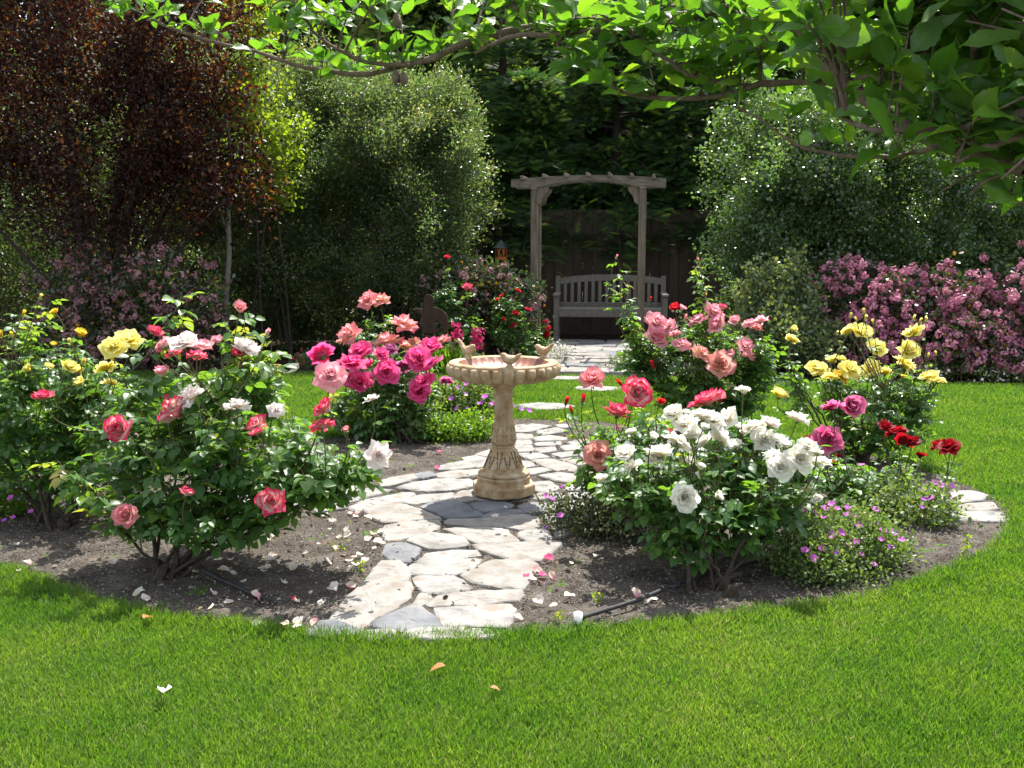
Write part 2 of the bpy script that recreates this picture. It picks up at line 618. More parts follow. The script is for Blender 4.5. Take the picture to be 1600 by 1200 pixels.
M_['feeder_clay'] = surf("feeder_clay", [(0.3, (0.42, 0.11, 0.03)), (0.7, (0.52, 0.16, 0.05))], 18, 0.6, 0.1)
M_['feeder_roof'] = surf("feeder_roof", [(0.3, (0.012, 0.028, 0.021)), (0.7, (0.025, 0.042, 0.033))], 18, 0.5, 0.1)
M_['dark_wire'] = surf("dark_wire", [(0.3, (0.02, 0.02, 0.02)), (0.7, (0.04, 0.04, 0.04))], 18, 0.5, 0.0)
M_['brown_leaf'] = leafmat("dry_leaf", [(0, (0.30, 0.10, 0.03)), (1, (0.42, 0.20, 0.06))], [(0, (0.4, 0.14, 0.03)), (1, (0.5, 0.24, 0.06))], 0.3, 0.6, 0.3)

M_['litter'] = leafmat("leaf_litter", [(0, (0.05, 0.03, 0.018)), (0.7, (0.13, 0.085, 0.05)), (1, (0.26, 0.19, 0.11))], [(0, (0.06, 0.03, 0.015)), (1, (0.2, 0.12, 0.05))], 0.15, 0.8, 0.2)
# background foliage
M_['fol_olive'] = leafmat("foliage_olive", [(0, (0.0217, 0.0347, 0.0174)), (0.7, (0.0372, 0.0558, 0.0260)), (0.96, (0.0620, 0.0806, 0.0341)), (1, (0.1240, 0.0992, 0.0310))],
                          [(0, (0.1330, 0.2375, 0.0475)), (0.8, (0.2660, 0.3800, 0.0760)), (1, (0.4370, 0.4180, 0.0855))], 0.4, 0.36, 0.35, patch=(0.9, (0.72, 0.78, 0.75)))
M_['fol_glossy'] = leafmat("foliage_glossy", [(0, (0.0322, 0.0563, 0.0242)), (0.8, (0.0563, 0.0926, 0.0362)), (1, (0.0966, 0.1368, 0.0403))],
                           [(0, (0.1502, 0.3003, 0.0462)), (0.8, (0.2656, 0.4274, 0.0693)), (1, (0.4389, 0.5544, 0.0809))], 0.34, 0.27, 0.70, patch=(1.2, (0.75, 0.8, 0.8)))
M_['fol_plum'] = leafmat("foliage_plum", [(0, (0.0128, 0.0064, 0.0056)), (0.7, (0.0256, 0.0112, 0.0088)), (0.92, (0.0480, 0.0176, 0.0112)), (1, (0.0960, 0.0400, 0.0120))],
                          [(0, (0.0350, 0.0084, 0.0056)), (0.6, (0.0700, 0.0168, 0.0084)), (0.9, (0.1820, 0.0420, 0.0140)), (1, (0.3500, 0.1400, 0.0210))], 0.34, 0.5, 0.18)
M_['fol_lime'] = leafmat("foliage_lime", [(0, (0.08, 0.14, 0.014)), (1, (0.14, 0.19, 0.018))], [(0, (0.22, 0.36, 0.014)), (1, (0.38, 0.46, 0.02))], 0.5, 0.4, 0.4)
M_['fol_redwood'] = leafmat("foliage_redwood", [(0, (0.014, 0.034, 0.014)), (0.6, (0.028, 0.062, 0.02)), (0.84, (0.055, 0.105, 0.03)), (1, (0.11, 0.17, 0.032))],
                            [(0, (0.05, 0.13, 0.022)), (0.6, (0.10, 0.22, 0.032)), (0.84, (0.24, 0.38, 0.045)), (1, (0.46, 0.58, 0.06))], 0.4, 0.6, 0.15)
M_['fol_far'] = leafmat("foliage_far", [(0, (0.0450, 0.0765, 0.0225)), (0.8, (0.0810, 0.1260, 0.0315)), (1, (0.1260, 0.1260, 0.0405))],
                        [(0, (0.2070, 0.3680, 0.0403)), (1, (0.4370, 0.5750, 0.0690))], 0.36, 0.45, 0.30, patch=(0.5, (0.65, 0.7, 0.7)))
M_['fol_farbrown'] = leafmat("foliage_far_brown", [(0, (0.05, 0.045, 0.02)), (1, (0.11, 0.08, 0.035))],
                             [(0, (0.16, 0.15, 0.03)), (1, (0.28, 0.20, 0.05))], 0.36, 0.5, 0.3)
M_['fol_haw'] = leafmat("foliage_hawthorn", [(0, (0.0160, 0.0280, 0.0128)), (0.7, (0.0280, 0.0440, 0.0160)), (0.9, (0.0960, 0.0480, 0.0160)), (1, (0.2080, 0.0960, 0.0160))],
                        [(0, (0.05, 0.10, 0.02)), (0.7, (0.09, 0.14, 0.02)), (0.9, (0.32, 0.16, 0.02)), (1, (0.5, 0.24, 0.02))], 0.25, 0.35, 0.5)
M_['fol_grey'] = leafmat("foliage_grey", [(0, (0.0600, 0.0930, 0.0450)), (0.8, (0.1050, 0.1500, 0.0675)), (1, (0.1950, 0.1950, 0.0450))],
                         [(0, (0.1300, 0.2080, 0.0390)), (1, (0.3120, 0.3510, 0.0650))], 0.3, 0.35, 0.5)
M_['fol_mound'] = leafmat("foliage_mound", [(0, (0.05, 0.08, 0.03)), (0.7, (0.085, 0.13, 0.042)), (1, (0.15, 0.18, 0.05))],
                          [(0, (0.16, 0.27, 0.03)), (0.8, (0.27, 0.40, 0.05)), (1, (0.42, 0.44, 0.06))], 0.36, 0.45, 0.35)
M_['fol_greymound'] = leafmat("foliage_greymound", [(0, (0.035, 0.045, 0.024)), (0.8, (0.065, 0.08, 0.04)), (1, (0.11, 0.11, 0.055))],
                              [(0, (0.09, 0.13, 0.03)), (1, (0.20, 0.22, 0.06))], 0.3, 0.45, 0.35)
M_['fol_bright'] = leafmat("foliage_bright", [(0, (0.06, 0.13, 0.015)), (1, (0.11, 0.19, 0.02))], [(0, (0.16, 0.34, 0.015)), (1, (0.28, 0.44, 0.02))], 0.42, 0.4, 0.35)
M_['hib'] = leafmat("althea_leaf", [(0, (0.04, 0.09, 0.022)), (0.7, (0.065, 0.13, 0.028)), (1, (0.10, 0.17, 0.03))],
                    [(0, (0.09, 0.25, 0.012)), (0.6, (0.18, 0.40, 0.016)), (1, (0.34, 0.54, 0.018))], 0.44, 0.42, 0.45, vein=(0.08, 0.18, 0.03), bump=0.25)
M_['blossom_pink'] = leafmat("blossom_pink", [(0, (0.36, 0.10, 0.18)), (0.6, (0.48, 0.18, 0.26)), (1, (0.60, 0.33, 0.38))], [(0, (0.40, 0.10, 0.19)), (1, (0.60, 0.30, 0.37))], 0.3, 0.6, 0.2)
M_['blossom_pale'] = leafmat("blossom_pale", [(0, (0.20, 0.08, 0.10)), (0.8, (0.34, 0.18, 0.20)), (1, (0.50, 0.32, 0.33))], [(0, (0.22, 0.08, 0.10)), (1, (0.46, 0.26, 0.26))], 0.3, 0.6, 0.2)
M_['violet'] = leafmat("violet_petal", [(0, (0.30, 0.06, 0.42)), (1, (0.44, 0.12, 0.52))], [(0, (0.42, 0.08, 0.55)), (1, (0.55, 0.18, 0.62))], 0.4, 0.6, 0.2)
M_['violet_pink'] = leafmat("violet_pink_petal", [(0, (0.46, 0.07, 0.44)), (1, (0.58, 0.16, 0.54))], [(0, (0.55, 0.1, 0.5)), (1, (0.65, 0.2, 0.6))], 0.4, 0.6, 0.2)
M_['daisy'] = leafmat("white_ray", [(0, (0.62, 0.55, 0.50)), (1, (0.80, 0.77, 0.74))], [(0, (0.6, 0.5, 0.48)), (1, (0.8, 0.75, 0.72))], 0.3, 0.6, 0.2)


# ------------------------------------------------------------------ leaf and bloom templates
def leaf_tpl(wprof, fold=0.35, droop=0.25, nu=2, length=1.0, wave=0.0):
    """grid leaf along +y, normal +z; wprof = [(s,halfwidth)]"""
    mb = MB()
    ns = len(wprof)
    us = np.linspace(-1, 1, 2 * nu + 1)
    V, tc = [], []
    for s, hw in wprof:
        for u in us:
            V.append((u * hw, s * length, abs(u) * hw * fold - droop * s * s + wave * math.sin(s * 9 + u * 2) * abs(u)))
            tc.append((u, s, 0))
    m = len(us)
    Q = [[i * m + j, i * m + j + 1, (i + 1) * m + j + 1, (i + 1) * m + j] for i in range(ns - 1) for j in range(m - 1)]
    mb.add(V, Q, tc=tc)
    return mb


OV = [(0, 0.03), (0.18, 0.26), (0.42, 0.36), (0.68, 0.27), (0.88, 0.12), (1, 0.01)]
leaflet = leaf_tpl(OV, 0.28, 0.18, 1)


def compound_tpl(n=5, seed=0):
    r = np.random.default_rng(seed)
    mb = MB()
    tube(mb, [(0, -0.1, 0), (0, 0.5, 0.01), (0, 0.95, -0.05)], [0.018, 0.014, 0.008], 3, rnd=0.8)
    pos, d, sc = [], [], []
    if n == 5:
        spec = [(0.95, 0, 0.95), (0.62, 1, 0.8), (0.62, -1, 0.8), (0.25, 1, 0.62), (0.25, -1, 0.62)]
    else:
        spec = [(0.8, 0, 1.0), (0.45, 1, 0.8), (0.45, -1, 0.8)]
    for y, sd, s in spec:
        pos.append((0.03 * sd, y, 0))
        a = sd * r.uniform(0.9, 1.2)
        d.append((math.sin(a), math.cos(a), r.uniform(-0.35, 0.15)))
        sc.append(s * r.uniform(0.9, 1.1) * 0.8)
    up = np.array([[r.uniform(-.3, .3), r.uniform(-.3, .3), 1] for _ in pos])
    mb.inst(leaflet, frames(np.array(d), up, np.array(sc)), np.array(pos), rnd=np.full(len(pos), 0.5))
    return mb


COMP = [compound_tpl(5, 1), compound_tpl(5, 2), compound_tpl(3, 3), compound_tpl(5, 4)]

# small two-faced folded leaf for shrubs
sleaf = MB().add([(0, 0, 0), (0.24, 0.5, 0.09), (0, 1, 0), (-0.24, 0.5, 0.09)], T=[[0, 1, 2], [0, 2, 3]],
                 tc=[(0, 0, 0), (1, .5, 0), (0, 1, 0), (-1, .5, 0)])
rleaf = MB().add([(0, 0, 0), (0.36, 0.35, 0.08), (0.3, 0.8, 0.06), (0, 1, 0), (-0.3, 0.8, 0.06), (-0.36, 0.35, 0.08)], Q=[[0, 1, 2, 3], [0, 3, 4, 5]],
                 tc=[(0, 0, 0), (1, .5, 0), (1, .8, 0), (0, 1, 0), (-1, .8, 0), (-1, .5, 0)])


def flower_tpl(np_=5, cup=0.25, wd=0.42):
    mb = MB()
    for k in range(np_):
        a = k * 2 * math.pi / np_
        R = rotz(a)
        V = np.array([(0, 0.04, 0), (wd, 0.55, cup * 0.6), (wd * 0.6, 1, cup), (0, 0.92, cup * 0.8), (-wd * 0.6, 1, cup), (-wd, 0.55, cup * 0.6)])
        mb.add(V @ R.T, Q=[[0, 1, 2, 3], [0, 3, 4, 5]])
    return mb


flw = flower_tpl()


def bloom_mb(n, openness, seed, ruffle=0.05):
    """a rose: petals wound round the axis in a spiral; unit outer radius, stem joins at origin, axis +z"""
    r = np.random.default_rng(seed)
    mb = MB()
    ns, nu = 6, 6
    for i in range(n):
        t = (i + 0.5) / n
        th = i * 2.399963 + r.uniform(-.25, .25)
        tt = t ** 0.85
        L = 0.62 + 0.42 * tt + r.uniform(-.11, .09) * (0.4 + tt)
        p0 = rad(4 + openness * 52 * tt)
        p1 = rad(-20 + openness * 116 * tt ** 1.1 + r.uniform(-12, 16) * (0.5 + tt))
        W = (0.40 + 0.46 * tt) * r.uniform(0.9, 1.1)
        s = np.linspace(0, 1, ns)
        ph = p0 + (p1 - p0) * s ** 1.4
        ds = L / (ns - 1)
        rr = 0.03 + 0.08 * tt + np.concatenate([[0], np.cumsum(np.sin((ph[1:] + ph[:-1]) / 2) * ds)])
        zz = 0.06 + 0.10 * (1 - tt) + np.concatenate([[0], np.cumsum(np.cos((ph[1:] + ph[:-1]) / 2) * ds)])
        wv = W * np.array([0.40, 0.74, 0.98, 1.10, 1.08, 0.88])
        us = np.linspace(-1, 1, nu)
        k1, k2, f1 = r.uniform(0, 6.28), r.uniform(0, 6.28), r.uniform(2, 4)
        V, tc = [], []
        for a in range(ns):
            wrap = wv[a] / max(abs(rr[a]) + 0.12, 0.2)
            for u in us:
                edge = max(s[a], abs(u) * s[a])
                ru = ruffle * edge ** 2 * (math.sin(u * f1 + k1) + 0.7 * math.sin(u * 7 + k2))
                back = 0.10 * openness * tt * (abs(u) ** 2) * s[a]
                R = rr[a] + ru + back
                z = zz[a] + ru * 0.9 - 0.16 * (abs(u) ** 2.2) * s[a] * (0.5 + 0.8 * tt) - back
                g = th + u * wrap
                V.append((R * math.cos(g), R * math.sin(g), z))
                tc.append((u, min(1, max(s[a], 0.75 * abs(u) * (0.35 + s[a]))), 0))
        Q = [[a * nu + b, a * nu + b + 1, (a + 1) * nu + b + 1, (a + 1) * nu + b] for a in range(ns - 1) for b in range(nu - 1)]
        mb.add(V, Q, tc=tc, rnd=r.random())
    # green hip and sepals
    lathe(mb, [(0.02, -0.10), (0.10, -0.06), (0.13, 0.02), (0.12, 0.10)], 10, mat=1)
    for k in range(5):
        a = k * 1.2566 + r.uniform(-.2, .2)
        R = rotz(a)
        dz = r.uniform(-0.25, 0.1) if openness > 0.4 else 0.35
        V = np.array([(-0.06, 0.10, 0.06), (0.06, 0.10, 0.06), (0.07, 0.28, 0.08 + dz * 0.3), (-0.07, 0.28, 0.08 + dz * 0.3), (0, 0.52, 0.05 + dz)])
        mb.add(V @ R.T, Q=[[0, 1, 2, 3]], T=[[3, 2, 4]], mat=1)
    return mb


_BL = {'o': [bloom_mb(25, 0.96, 11, .06), bloom_mb(22, 0.8, 12, .07), bloom_mb(23, 0.72, 13, .06), bloom_mb(20, 0.88, 23, .09), bloom_mb(27, 0.66, 24, .05)], 'r': [bloom_mb(22, 0.98, 17, 0.10), bloom_mb(19, 0.86, 18, 0.12), bloom_mb(17, 1.04, 25, 0.12)],
       'h': [bloom_mb(20, 0.55, 14, .05), bloom_mb(18, 0.62, 15, .06)], 'b': [bloom_mb(9, 0.16, 16, 0.02)]}
_bmesh_cache = {}


def bloom_mesh(kind, col, k):
    k = k % len(_BL[kind])
    key = (kind, col, k)
    if key not in _bmesh_cache:
        _bmesh_cache[key] = _BL[kind][k].mesh("rose_" + ("bud" if kind == 'b' else "bloom"), [M_['pet_' + col], M_['calyx']])
    return _bmesh_cache[key]


# ------------------------------------------------------------------ ground, bed, path
def sheet(name, poly, z, mat, cell, amp=0.0, seed=0, kind='structure', hole=None):
    poly = np.asarray(poly)[:, :2]
    x0, y0 = poly.min(0)
    x1, y1 = poly.max(0)
    nx, ny = int((x1 - x0) / cell) + 1, int((y1 - y0) / cell) + 1
    X, Y = np.meshgrid(x0 + (np.arange(nx + 1)) * cell, y0 + np.arange(ny + 1) * cell, indexing='ij')
    r = np.random.default_rng(seed)
    Z = z + amp * (0.6 * (wob(X, Y, 9, seed) + wob(X, Y, 30, seed + 1)) + 0.5 * r.random(X.shape))
    ins = inpoly(X[:-1, :-1] + cell / 2, Y[:-1, :-1] + cell / 2, poly)
    idx = np.arange(X.size).reshape(X.shape)
    Q = np.stack([idx[:-1, :-1], idx[1:, :-1], idx[1:, 1:], idx[:-1, 1:]], -1)[ins]
    used = np.unique(Q)
    mp = np.zeros(X.size, int)
    mp[used] = np.arange(len(used))
    V = np.stack([X, Y, Z], -1).reshape(-1, 3)[used]
    o = MB().add(V, mp[Q]).build(name, mat)
    o['kind'] = kind
    return o


gm = MB()
gm.add([(-150, -60, -0.05), (150, -60, -0.05), (150, 240, -0.05), (-150, 240, -0.05)], Q=[[0, 1, 2, 3]])
tag(gm.build("ground", M_['mulch']), kind='structure')

BED_PX = [(-190, 815), (-120, 845), (-50, 868), (0, 888), (60, 908), (130, 934), (210, 955), (300, 968), (400, 981), (480, 992), (620, 1000), (800, 994), (900, 987), (1000, 978), (1110, 968),
          (1200, 957), (1330, 940), (1420, 915), (1500, 886), (1555, 855), (1578, 822), (1565, 788), (1505, 758), (1440, 738), (1330, 708),
          (1150, 682), (1000, 668), (900, 660), (790, 657), (690, 664), (560, 680), (350, 702), (150, 728), (0, 752), (-150, 785)]
BED = np.array([G(*p) for p in BED_PX])[:, :2]
BED = spline(np.concatenate([BED, BED[:1]]), 140)[:-1]
LAWN_BACK = [(-9, 10.4), (-5, 10.3), (-2.4, 10.25), (-1, 10.2), (0.2, 9.9), (0.6, 10.0), (1.9, 9.75), (3.4, 9.5), (5, 9.35), (9, 9.2)]
LAWN = np.array([(-9, 0.2), (9, 0.2)] + [(x, y) for x, y in LAWN_BACK[::-1]])
sheet("lawn", LAWN, 0.0, M_['turf'], 0.1, 0.006, 3)
sheet("soil_bed", BED, 0.006, M_['soil'], 0.022, 0.016, 5)
FARB = np.array([(-9, 10.4), (-2.4, 10.25), (0.2, 9.9), (1.9, 9.75), (9, 9.2), (9, 17), (-9, 17)])
sheet("mulch_bed", FARB, -0.01, M_['mulch'], 0.06, 0.03, 9)

# flagstones, drawn in a zoomed view of the photo (u,v) -> photo px -> ground
ST = [
    ([(135, 1035), (200, 995), (270, 990), (380, 1030), (370, 1060), (140, 1060)], 's'),
    ([(400, 1055), (440, 1035), (540, 1030), (572, 1045), (560, 1078), (420, 1075)], 'p'),
    ([(620, 1055), (650, 1035), (850, 1028), (1080, 1035), (1095, 1075), (640, 1082)], 'p'),
    ([(262, 955), (330, 870), (420, 785), (640, 800), (648, 830), (632, 880), (560, 925), (470, 975), (410, 1025), (340, 1020), (230, 990)], 'c'),
    ([(460, 990), (520, 965), (640, 915), (690, 915), (740, 960), (790, 1010), (790, 1026), (600, 1036), (470, 1015)], 's'),
    ([(770, 930), (960, 918), (1140, 905), (1160, 930), (1140, 990), (1120, 1020), (830, 1022), (790, 970)], 'p'),
    ([(655, 910), (690, 850), (735, 850), (748, 880), (700, 910)], 'c'),
    ([(735, 908), (790, 860), (950, 840), (1190, 832), (1208, 855), (1170, 885), (960, 905), (750, 915)], 'c'),
    ([(660, 775), (690, 765), (860, 760), (940, 820), (940, 832), (800, 845), (710, 842), (680, 800)], 'p'),
    ([(908, 765), (1000, 715), (1060, 692), (1230, 692), (1275, 715), (1225, 800), (1190, 830), (1050, 815), (960, 795)], 'c'),
    ([(425, 780), (500, 695), (590, 695), (615, 715), (632, 750), (628, 790), (540, 795)], 'c'),
    ([(620, 735), (680, 702), (850, 682), (995, 680), (985, 700), (930, 745), (780, 756), (660, 758)], 'p'),
    ([(685, 690), (720, 650), (850, 635), (970, 635), (1000, 660), (860, 678), (770, 690)], 'p'),
    ([(518, 600), (610, 592), (690, 625), (680, 650), (640, 690), (545, 690), (516, 650)], 's'),
    ([(630, 590), (690, 560), (740, 550), (890, 570), (930, 600), (920, 620), (790, 630), (740, 632), (690, 610)], 'p'),
    ([(960, 612), (1100, 608), (1350, 592), (1395, 600), (1340, 650), (1290, 688), (1160, 686), (1050, 655), (980, 630)], 'c'),
    ([(515, 512), (600, 494), (780, 484), (790, 510), (770, 530), (680, 560), (580, 586), (518, 586)], 'c'),
    ([(805, 530), (960, 522), (1130, 537), (1180, 590), (1160, 602), (1000, 604), (920, 575)], 'c'),
    ([(1190, 545), (1230, 535), (1330, 540), (1340, 580), (1230, 593), (1200, 575)], 'p'),
    ([(410, 430), (500, 408), (590, 404), (700, 442), (785, 470), (780, 478), (640, 488), (520, 496), (450, 465)], 'c'),
    ([(695, 420), (750, 397), (870, 387), (940, 432), (1005, 460), (980, 470), (830, 476), (770, 450)], 's'),
    ([(820, 500), (830, 482), (1000, 482), (1200, 458), (1290, 470), (1275, 530), (1180, 532), (1100, 520), (900, 512)], 'c'),
    ([(940, 400), (1000, 390), (1110, 395), (1150, 410), (1130, 425), (1020, 443), (960, 425)], 's'),
    ([(1000, 470), (1080, 437), (1210, 438), (1200, 454), (1040, 477)], 's'),
    ([(1180, 415), (1250, 395), (1320, 400), (1325, 440), (1215, 445)], 's'),
    ([(590, 397), (680, 362), (850, 347), (862, 370), (790, 385), (680, 403)], 'p'),
    ([(335, 420), (400, 387), (600, 347), (660, 342), (672, 355), (620, 385), (480, 415), (380, 440)], 'p'),
    ([(865, 375), (890, 350), (960, 337), (1230, 340), (1270, 375), (1150, 388), (990, 382), (900, 398)], 'c'),
    ([(580, 325), (650, 297), (800, 277), (940, 277), (960, 290), (950, 315), (830, 335), (690, 340)], 'p'),
    ([(765, 255), (870, 237), (1000, 232), (990, 255), (860, 275), (790, 270)], 'c'),
    ([(490, 290), (600, 267), (660, 257), (682, 275), (570, 308), (500, 318)], 'c'),
    ([(640, 262), (740, 240), (768, 262), (700, 280)], 's'),
    ([(770, 233), (800, 215), (920, 190), (945, 225), (870, 238)], 'p'),
    ([(905, 177), (970, 167), (1030, 180), (1020, 220), (950, 222)], 'p'),
    ([(970, 160), (1040, 135), (1060, 175), (1000, 168)], 'p'),
    ([(150, 420), (200, 402), (300, 410), (310, 430), (180, 445)], 'p'),
    ([(290, 340), (420, 327), (560, 332), (500, 350), (380, 376), (280, 370)], 'p'),
    ([(220, 390), (330, 377), (380, 385), (300, 403)], 'p'),
    ([(100, 360), (200, 345), (280, 345), (270, 368), (160, 385)], 'p'),
    ([(1260, 300), (1340, 290), (1385, 330), (1330, 350), (1265, 345)], 'p'),
    ([(1280, 262), (1400, 247), (1500, 262), (1560, 290), (1470, 298), (1380, 288)], 'p'),
    ([(1400, 320), (1480, 302), (1590, 320), (1580, 340), (1440, 340)], 'p'),
    ([(1220, 237), (1300, 227), (1350, 240), (1250, 258)], 'p'),
    ([(1240, 187), (1350, 182), (1470, 215), (1460, 240), (1380, 240), (1300, 212)], 'c'),
    ([(1190, 190), (1235, 190), (1275, 215), (1210, 225)], 'p'),
    ([(1180, 155), (1270, 152), (1340, 170), (1240, 180)], 'p'),
    ([(1270, 127), (1370, 117), (1370, 140), (1290, 150)], 'c'),
    ([(1170, 115), (1250, 112), (1255, 140), (1180, 147)], 'p'),
    ([(1170, 87), (1240, 87), (1250, 106), (1175, 110)], 'c'),
    ([(1262, 102), (1400, 93), (1390, 110), (1280, 115)], 'p'),
    ([(1262, 77), (1340, 64), (1420, 77), (1410, 88), (1280, 94)], 'p'),
    ([(1170, 52), (1250, 57), (1258, 80), (1180, 80)], 'c'),
    ([(1280, 38), (1370, 24), (1430, 42), (1300, 60)], 'p'),
    ([(1170, 12), (1250, 7), (1350, 16), (1275, 35), (1230, 46), (1170, 45)], 'p'),
    ([(1370, 10), (1430, 8), (1440, 20), (1390, 22)], 'p'),
    ([(1350, 152), (1450, 142), (1480, 160), (1400, 172)], 'p'),
    ([(1390, 182), (1480, 177), (1520, 208), (1480, 212)], 'c'),
    ([(1400, 116), (1500, 104), (1530, 130), (1420, 140)], 'p'),
    ([(1430, 96), (1520, 80), (1560, 96), (1460, 104)], 'p'),
    ([(1490, 150), (1580, 140), (1600, 175), (1510, 172)], 'p'),
    ([(1530, 190), (1640, 184), (1680, 215), (1560, 222)], 'p'),
    ([(1520, 250), (1640, 236), (1700, 262), (1590, 285)], 'c'),
    ([(1600, 300), (1720, 285), (1760, 320), (1620, 335)], 'p'),
    ([(1280, 352), (1400, 357), (1420, 375), (1300, 385)], 'c'),
    ([(1440, 350), (1560, 355), (1600, 372), (1450, 378)], 'p'),
    ([(1340, 400), (1480, 392), (1560, 410), (1480, 440), (1350, 435)], 'p'),
    ([(1310, 455), (1450, 450), (1500, 480), (1330, 500)], 'c'),
    ([(1360, 510), (1480, 505), (1500, 540), (1370, 570)], 'p'),
    ([(1600, 380), (1740, 360), (1800, 395), (1640, 420)], 'p'),
    ([(1780, 340), (1900, 330), (1960, 370), (1840, 385)], 'c'),
    ([(-20, 340), (90, 320), (180, 330), (120, 355), (0, 375)], 'p'),
    ([(-120, 390), (40, 378), (110, 392), (60, 425), (-110, 430)], 'p'),
    ([(-260, 330), (-120, 310), (-40, 325), (-60, 360), (-240, 370)], 'c'),
    ([(-300, 390), (-150, 380), (-140, 425), (-300, 430)], 'p'),
]
ST = [([(440 + u * 0.3125, 660 + v * 0.3125) for u, v in pl], k) for pl, k in ST]
for pl, k in [([(1140, 275), (1200, 265), (1280, 262), (1370, 290), (1330, 318), (1160, 345)], 'p'), ([(1165, 362), (1250, 345), (1405, 333), (1440, 372), (1370, 385), (1180, 388)], 'c'),
              ([(1160, 402), (1300, 388), (1460, 395), (1478, 425), (1474, 450), (1170, 446)], 'p'), ([(1000, 300), (1100, 280), (1125, 330), (1020, 360)], 'p'), ([(1000, 385), (1130, 370), (1140, 430), (1010, 440)], 'c')]:
    ST.append(([(1200 + u / 4, 700 + v / 4) for u, v in pl], k))


def stone(mb, poly, h, mat, r, thick=0.05):
    p = np.asarray(poly, float)[:, :2]
    c = p.mean(0)
    out = []
    n = len(p)
    for i in range(n):
        a, b = p[i], p[(i + 1) % n]
        k = max(2, int(np.linalg.norm(b - a) / 0.03))
        for q in range(k):
            out.append(a + (b - a) * q / k)
    o = np.array(out)
    o = (np.roll(o, 1, 0) + 16 * o + np.roll(o, -1, 0)) / 18
    dn = nrm(o - c)
    o = o + dn * ((r.normal(0, 0.0028, (len(o), 1)) + np.convolve(np.tile(r.normal(0, 0.006, len(o)), 3), np.ones(4) / 4, 'same')[len(o):2 * len(o), None]) + 0.013)
    m = len(o)
    tilt = r.normal(0, 0.012, 2)

    def ring(k, z, jit=0.0):
        q = c + (o - c) * k
        return np.column_stack([q, z + (q - c) @ tilt + r.normal(0, jit, m)])
    size = np.sqrt(((o - c) ** 2).sum(1)).mean()
    e = min(0.25, 0.010 / size)
    rings = [ring(1.0, h - thick), ring(1.01, h - 0.014, 0.0015), ring(1 - e * 0.3, h - 0.004, 0.0015), ring(1 - e * 1.2, h, 0.001)]
    for k in (0.75, 0.5, 0.25):
        rings.append(ring(k * (1 - e), h + 0.002, 0.0012))
    V = np.concatenate(rings + [np.array([[c[0], c[1], h + 0.002]])])
    j = np.arange(m)
    j2 = (j + 1) % m
    Q = np.concatenate([np.stack([a * m + j, a * m + j2, (a + 1) * m + j2, (a + 1) * m + j], -1) for a in range(len(rings) - 1)])
    a = len(rings) - 1
    T = np.stack([a * m + j, a * m + j2, np.full(m, len(V) - 1)], -1)
    mb.add(V, Q, T, mat=mat, rnd=r.random())


pr = np.random.default_rng(21)
STONES = []
pm = MB()
KM = {'c': 0, 'p': 1, 's': 2}
for pl, k in ST:
    g = np.array([G(x, y, 0.022) for x, y in pl])
    STONES.append(g[:, :2])
    stone(pm, g, 0.022 + pr.uniform(-0.003, 0.005), KM[k], pr)
SM = [M_['stone_cream'], M_['stone_pale'], M_['stone_slate']]
tag(pm.build("flagstone_path", SM, smooth=False), kind='structure')

# path from the arbor to the bench (procedural irregular paving along the same axis)
AX = np.array([0.156, 0.988])
AY = np.array([0.988, -0.156])
pm = MB()
FAR_ST = []


def far_stone(t0, t1, s0, s1):
    o = np.array([0.66, 10.15])
    j = lambda: pr.uniform(-0.035, 0.035)
    q = [(s0 + j(), t0 + j()), ((s0 + s1) / 2 + j(), t0 + j() * 0.8), (s1 + j(), t0 + j()), (s1 + j(), t1 + j()), ((s0 + s1) / 2 + j(), t1 + j() * 0.8), (s0 + j(), t1 + j())]
    g = [o + AY * a + AX * b for a, b in q]
    FAR_ST.append(np.array(g))
    stone(pm, g, 0.035 + pr.uniform(-0.004, 0.006), int(pr.choice([0, 1, 1, 2])), pr)


t = 0.0
while t < 3.1:
    d = pr.uniform(0.26, 0.42)
    s = -0.62 + pr.uniform(-0.06, 0.06)
    while s < 0.95:
        wd = pr.uniform(0.3, 0.62)
        far_stone(t, t + d - 0.03, s, s + wd - 0.03)
        s += wd
    t += d
tag(pm.build("bench_path", SM, smooth=False), kind='structure')

# stepping stones sunk in the lawn
STEP = []
for (px, py, wx, wy), lb in [((884, 593, 0.24, 0.13), "pale stepping stone in the lawn nearest the bench path"), ((935, 610, 0.23, 0.14), "pale stepping stone in the lawn between the two others"),
                             ((848, 638, 0.25, 0.14), "pale stepping stone in the lawn at the back edge of the rose bed")]:
    c = G(px, py)[:2]
    mb = MB()
    a = np.linspace(0, 2 * math.pi, 9)[:-1]
    poly = [(c[0] + wx * math.cos(x) * pr.uniform(.85, 1.15), c[1] + wy * math.sin(x) * pr.uniform(.85, 1.15)) for x in a]
    stone(mb, poly, 0.022, 0, pr)
    STEP.append(np.array(poly))
    tag(mb.build("stepping_stone", [M_['stone_pale']], smooth=False), lb, "stepping stone", "stepping stones across the lawn")

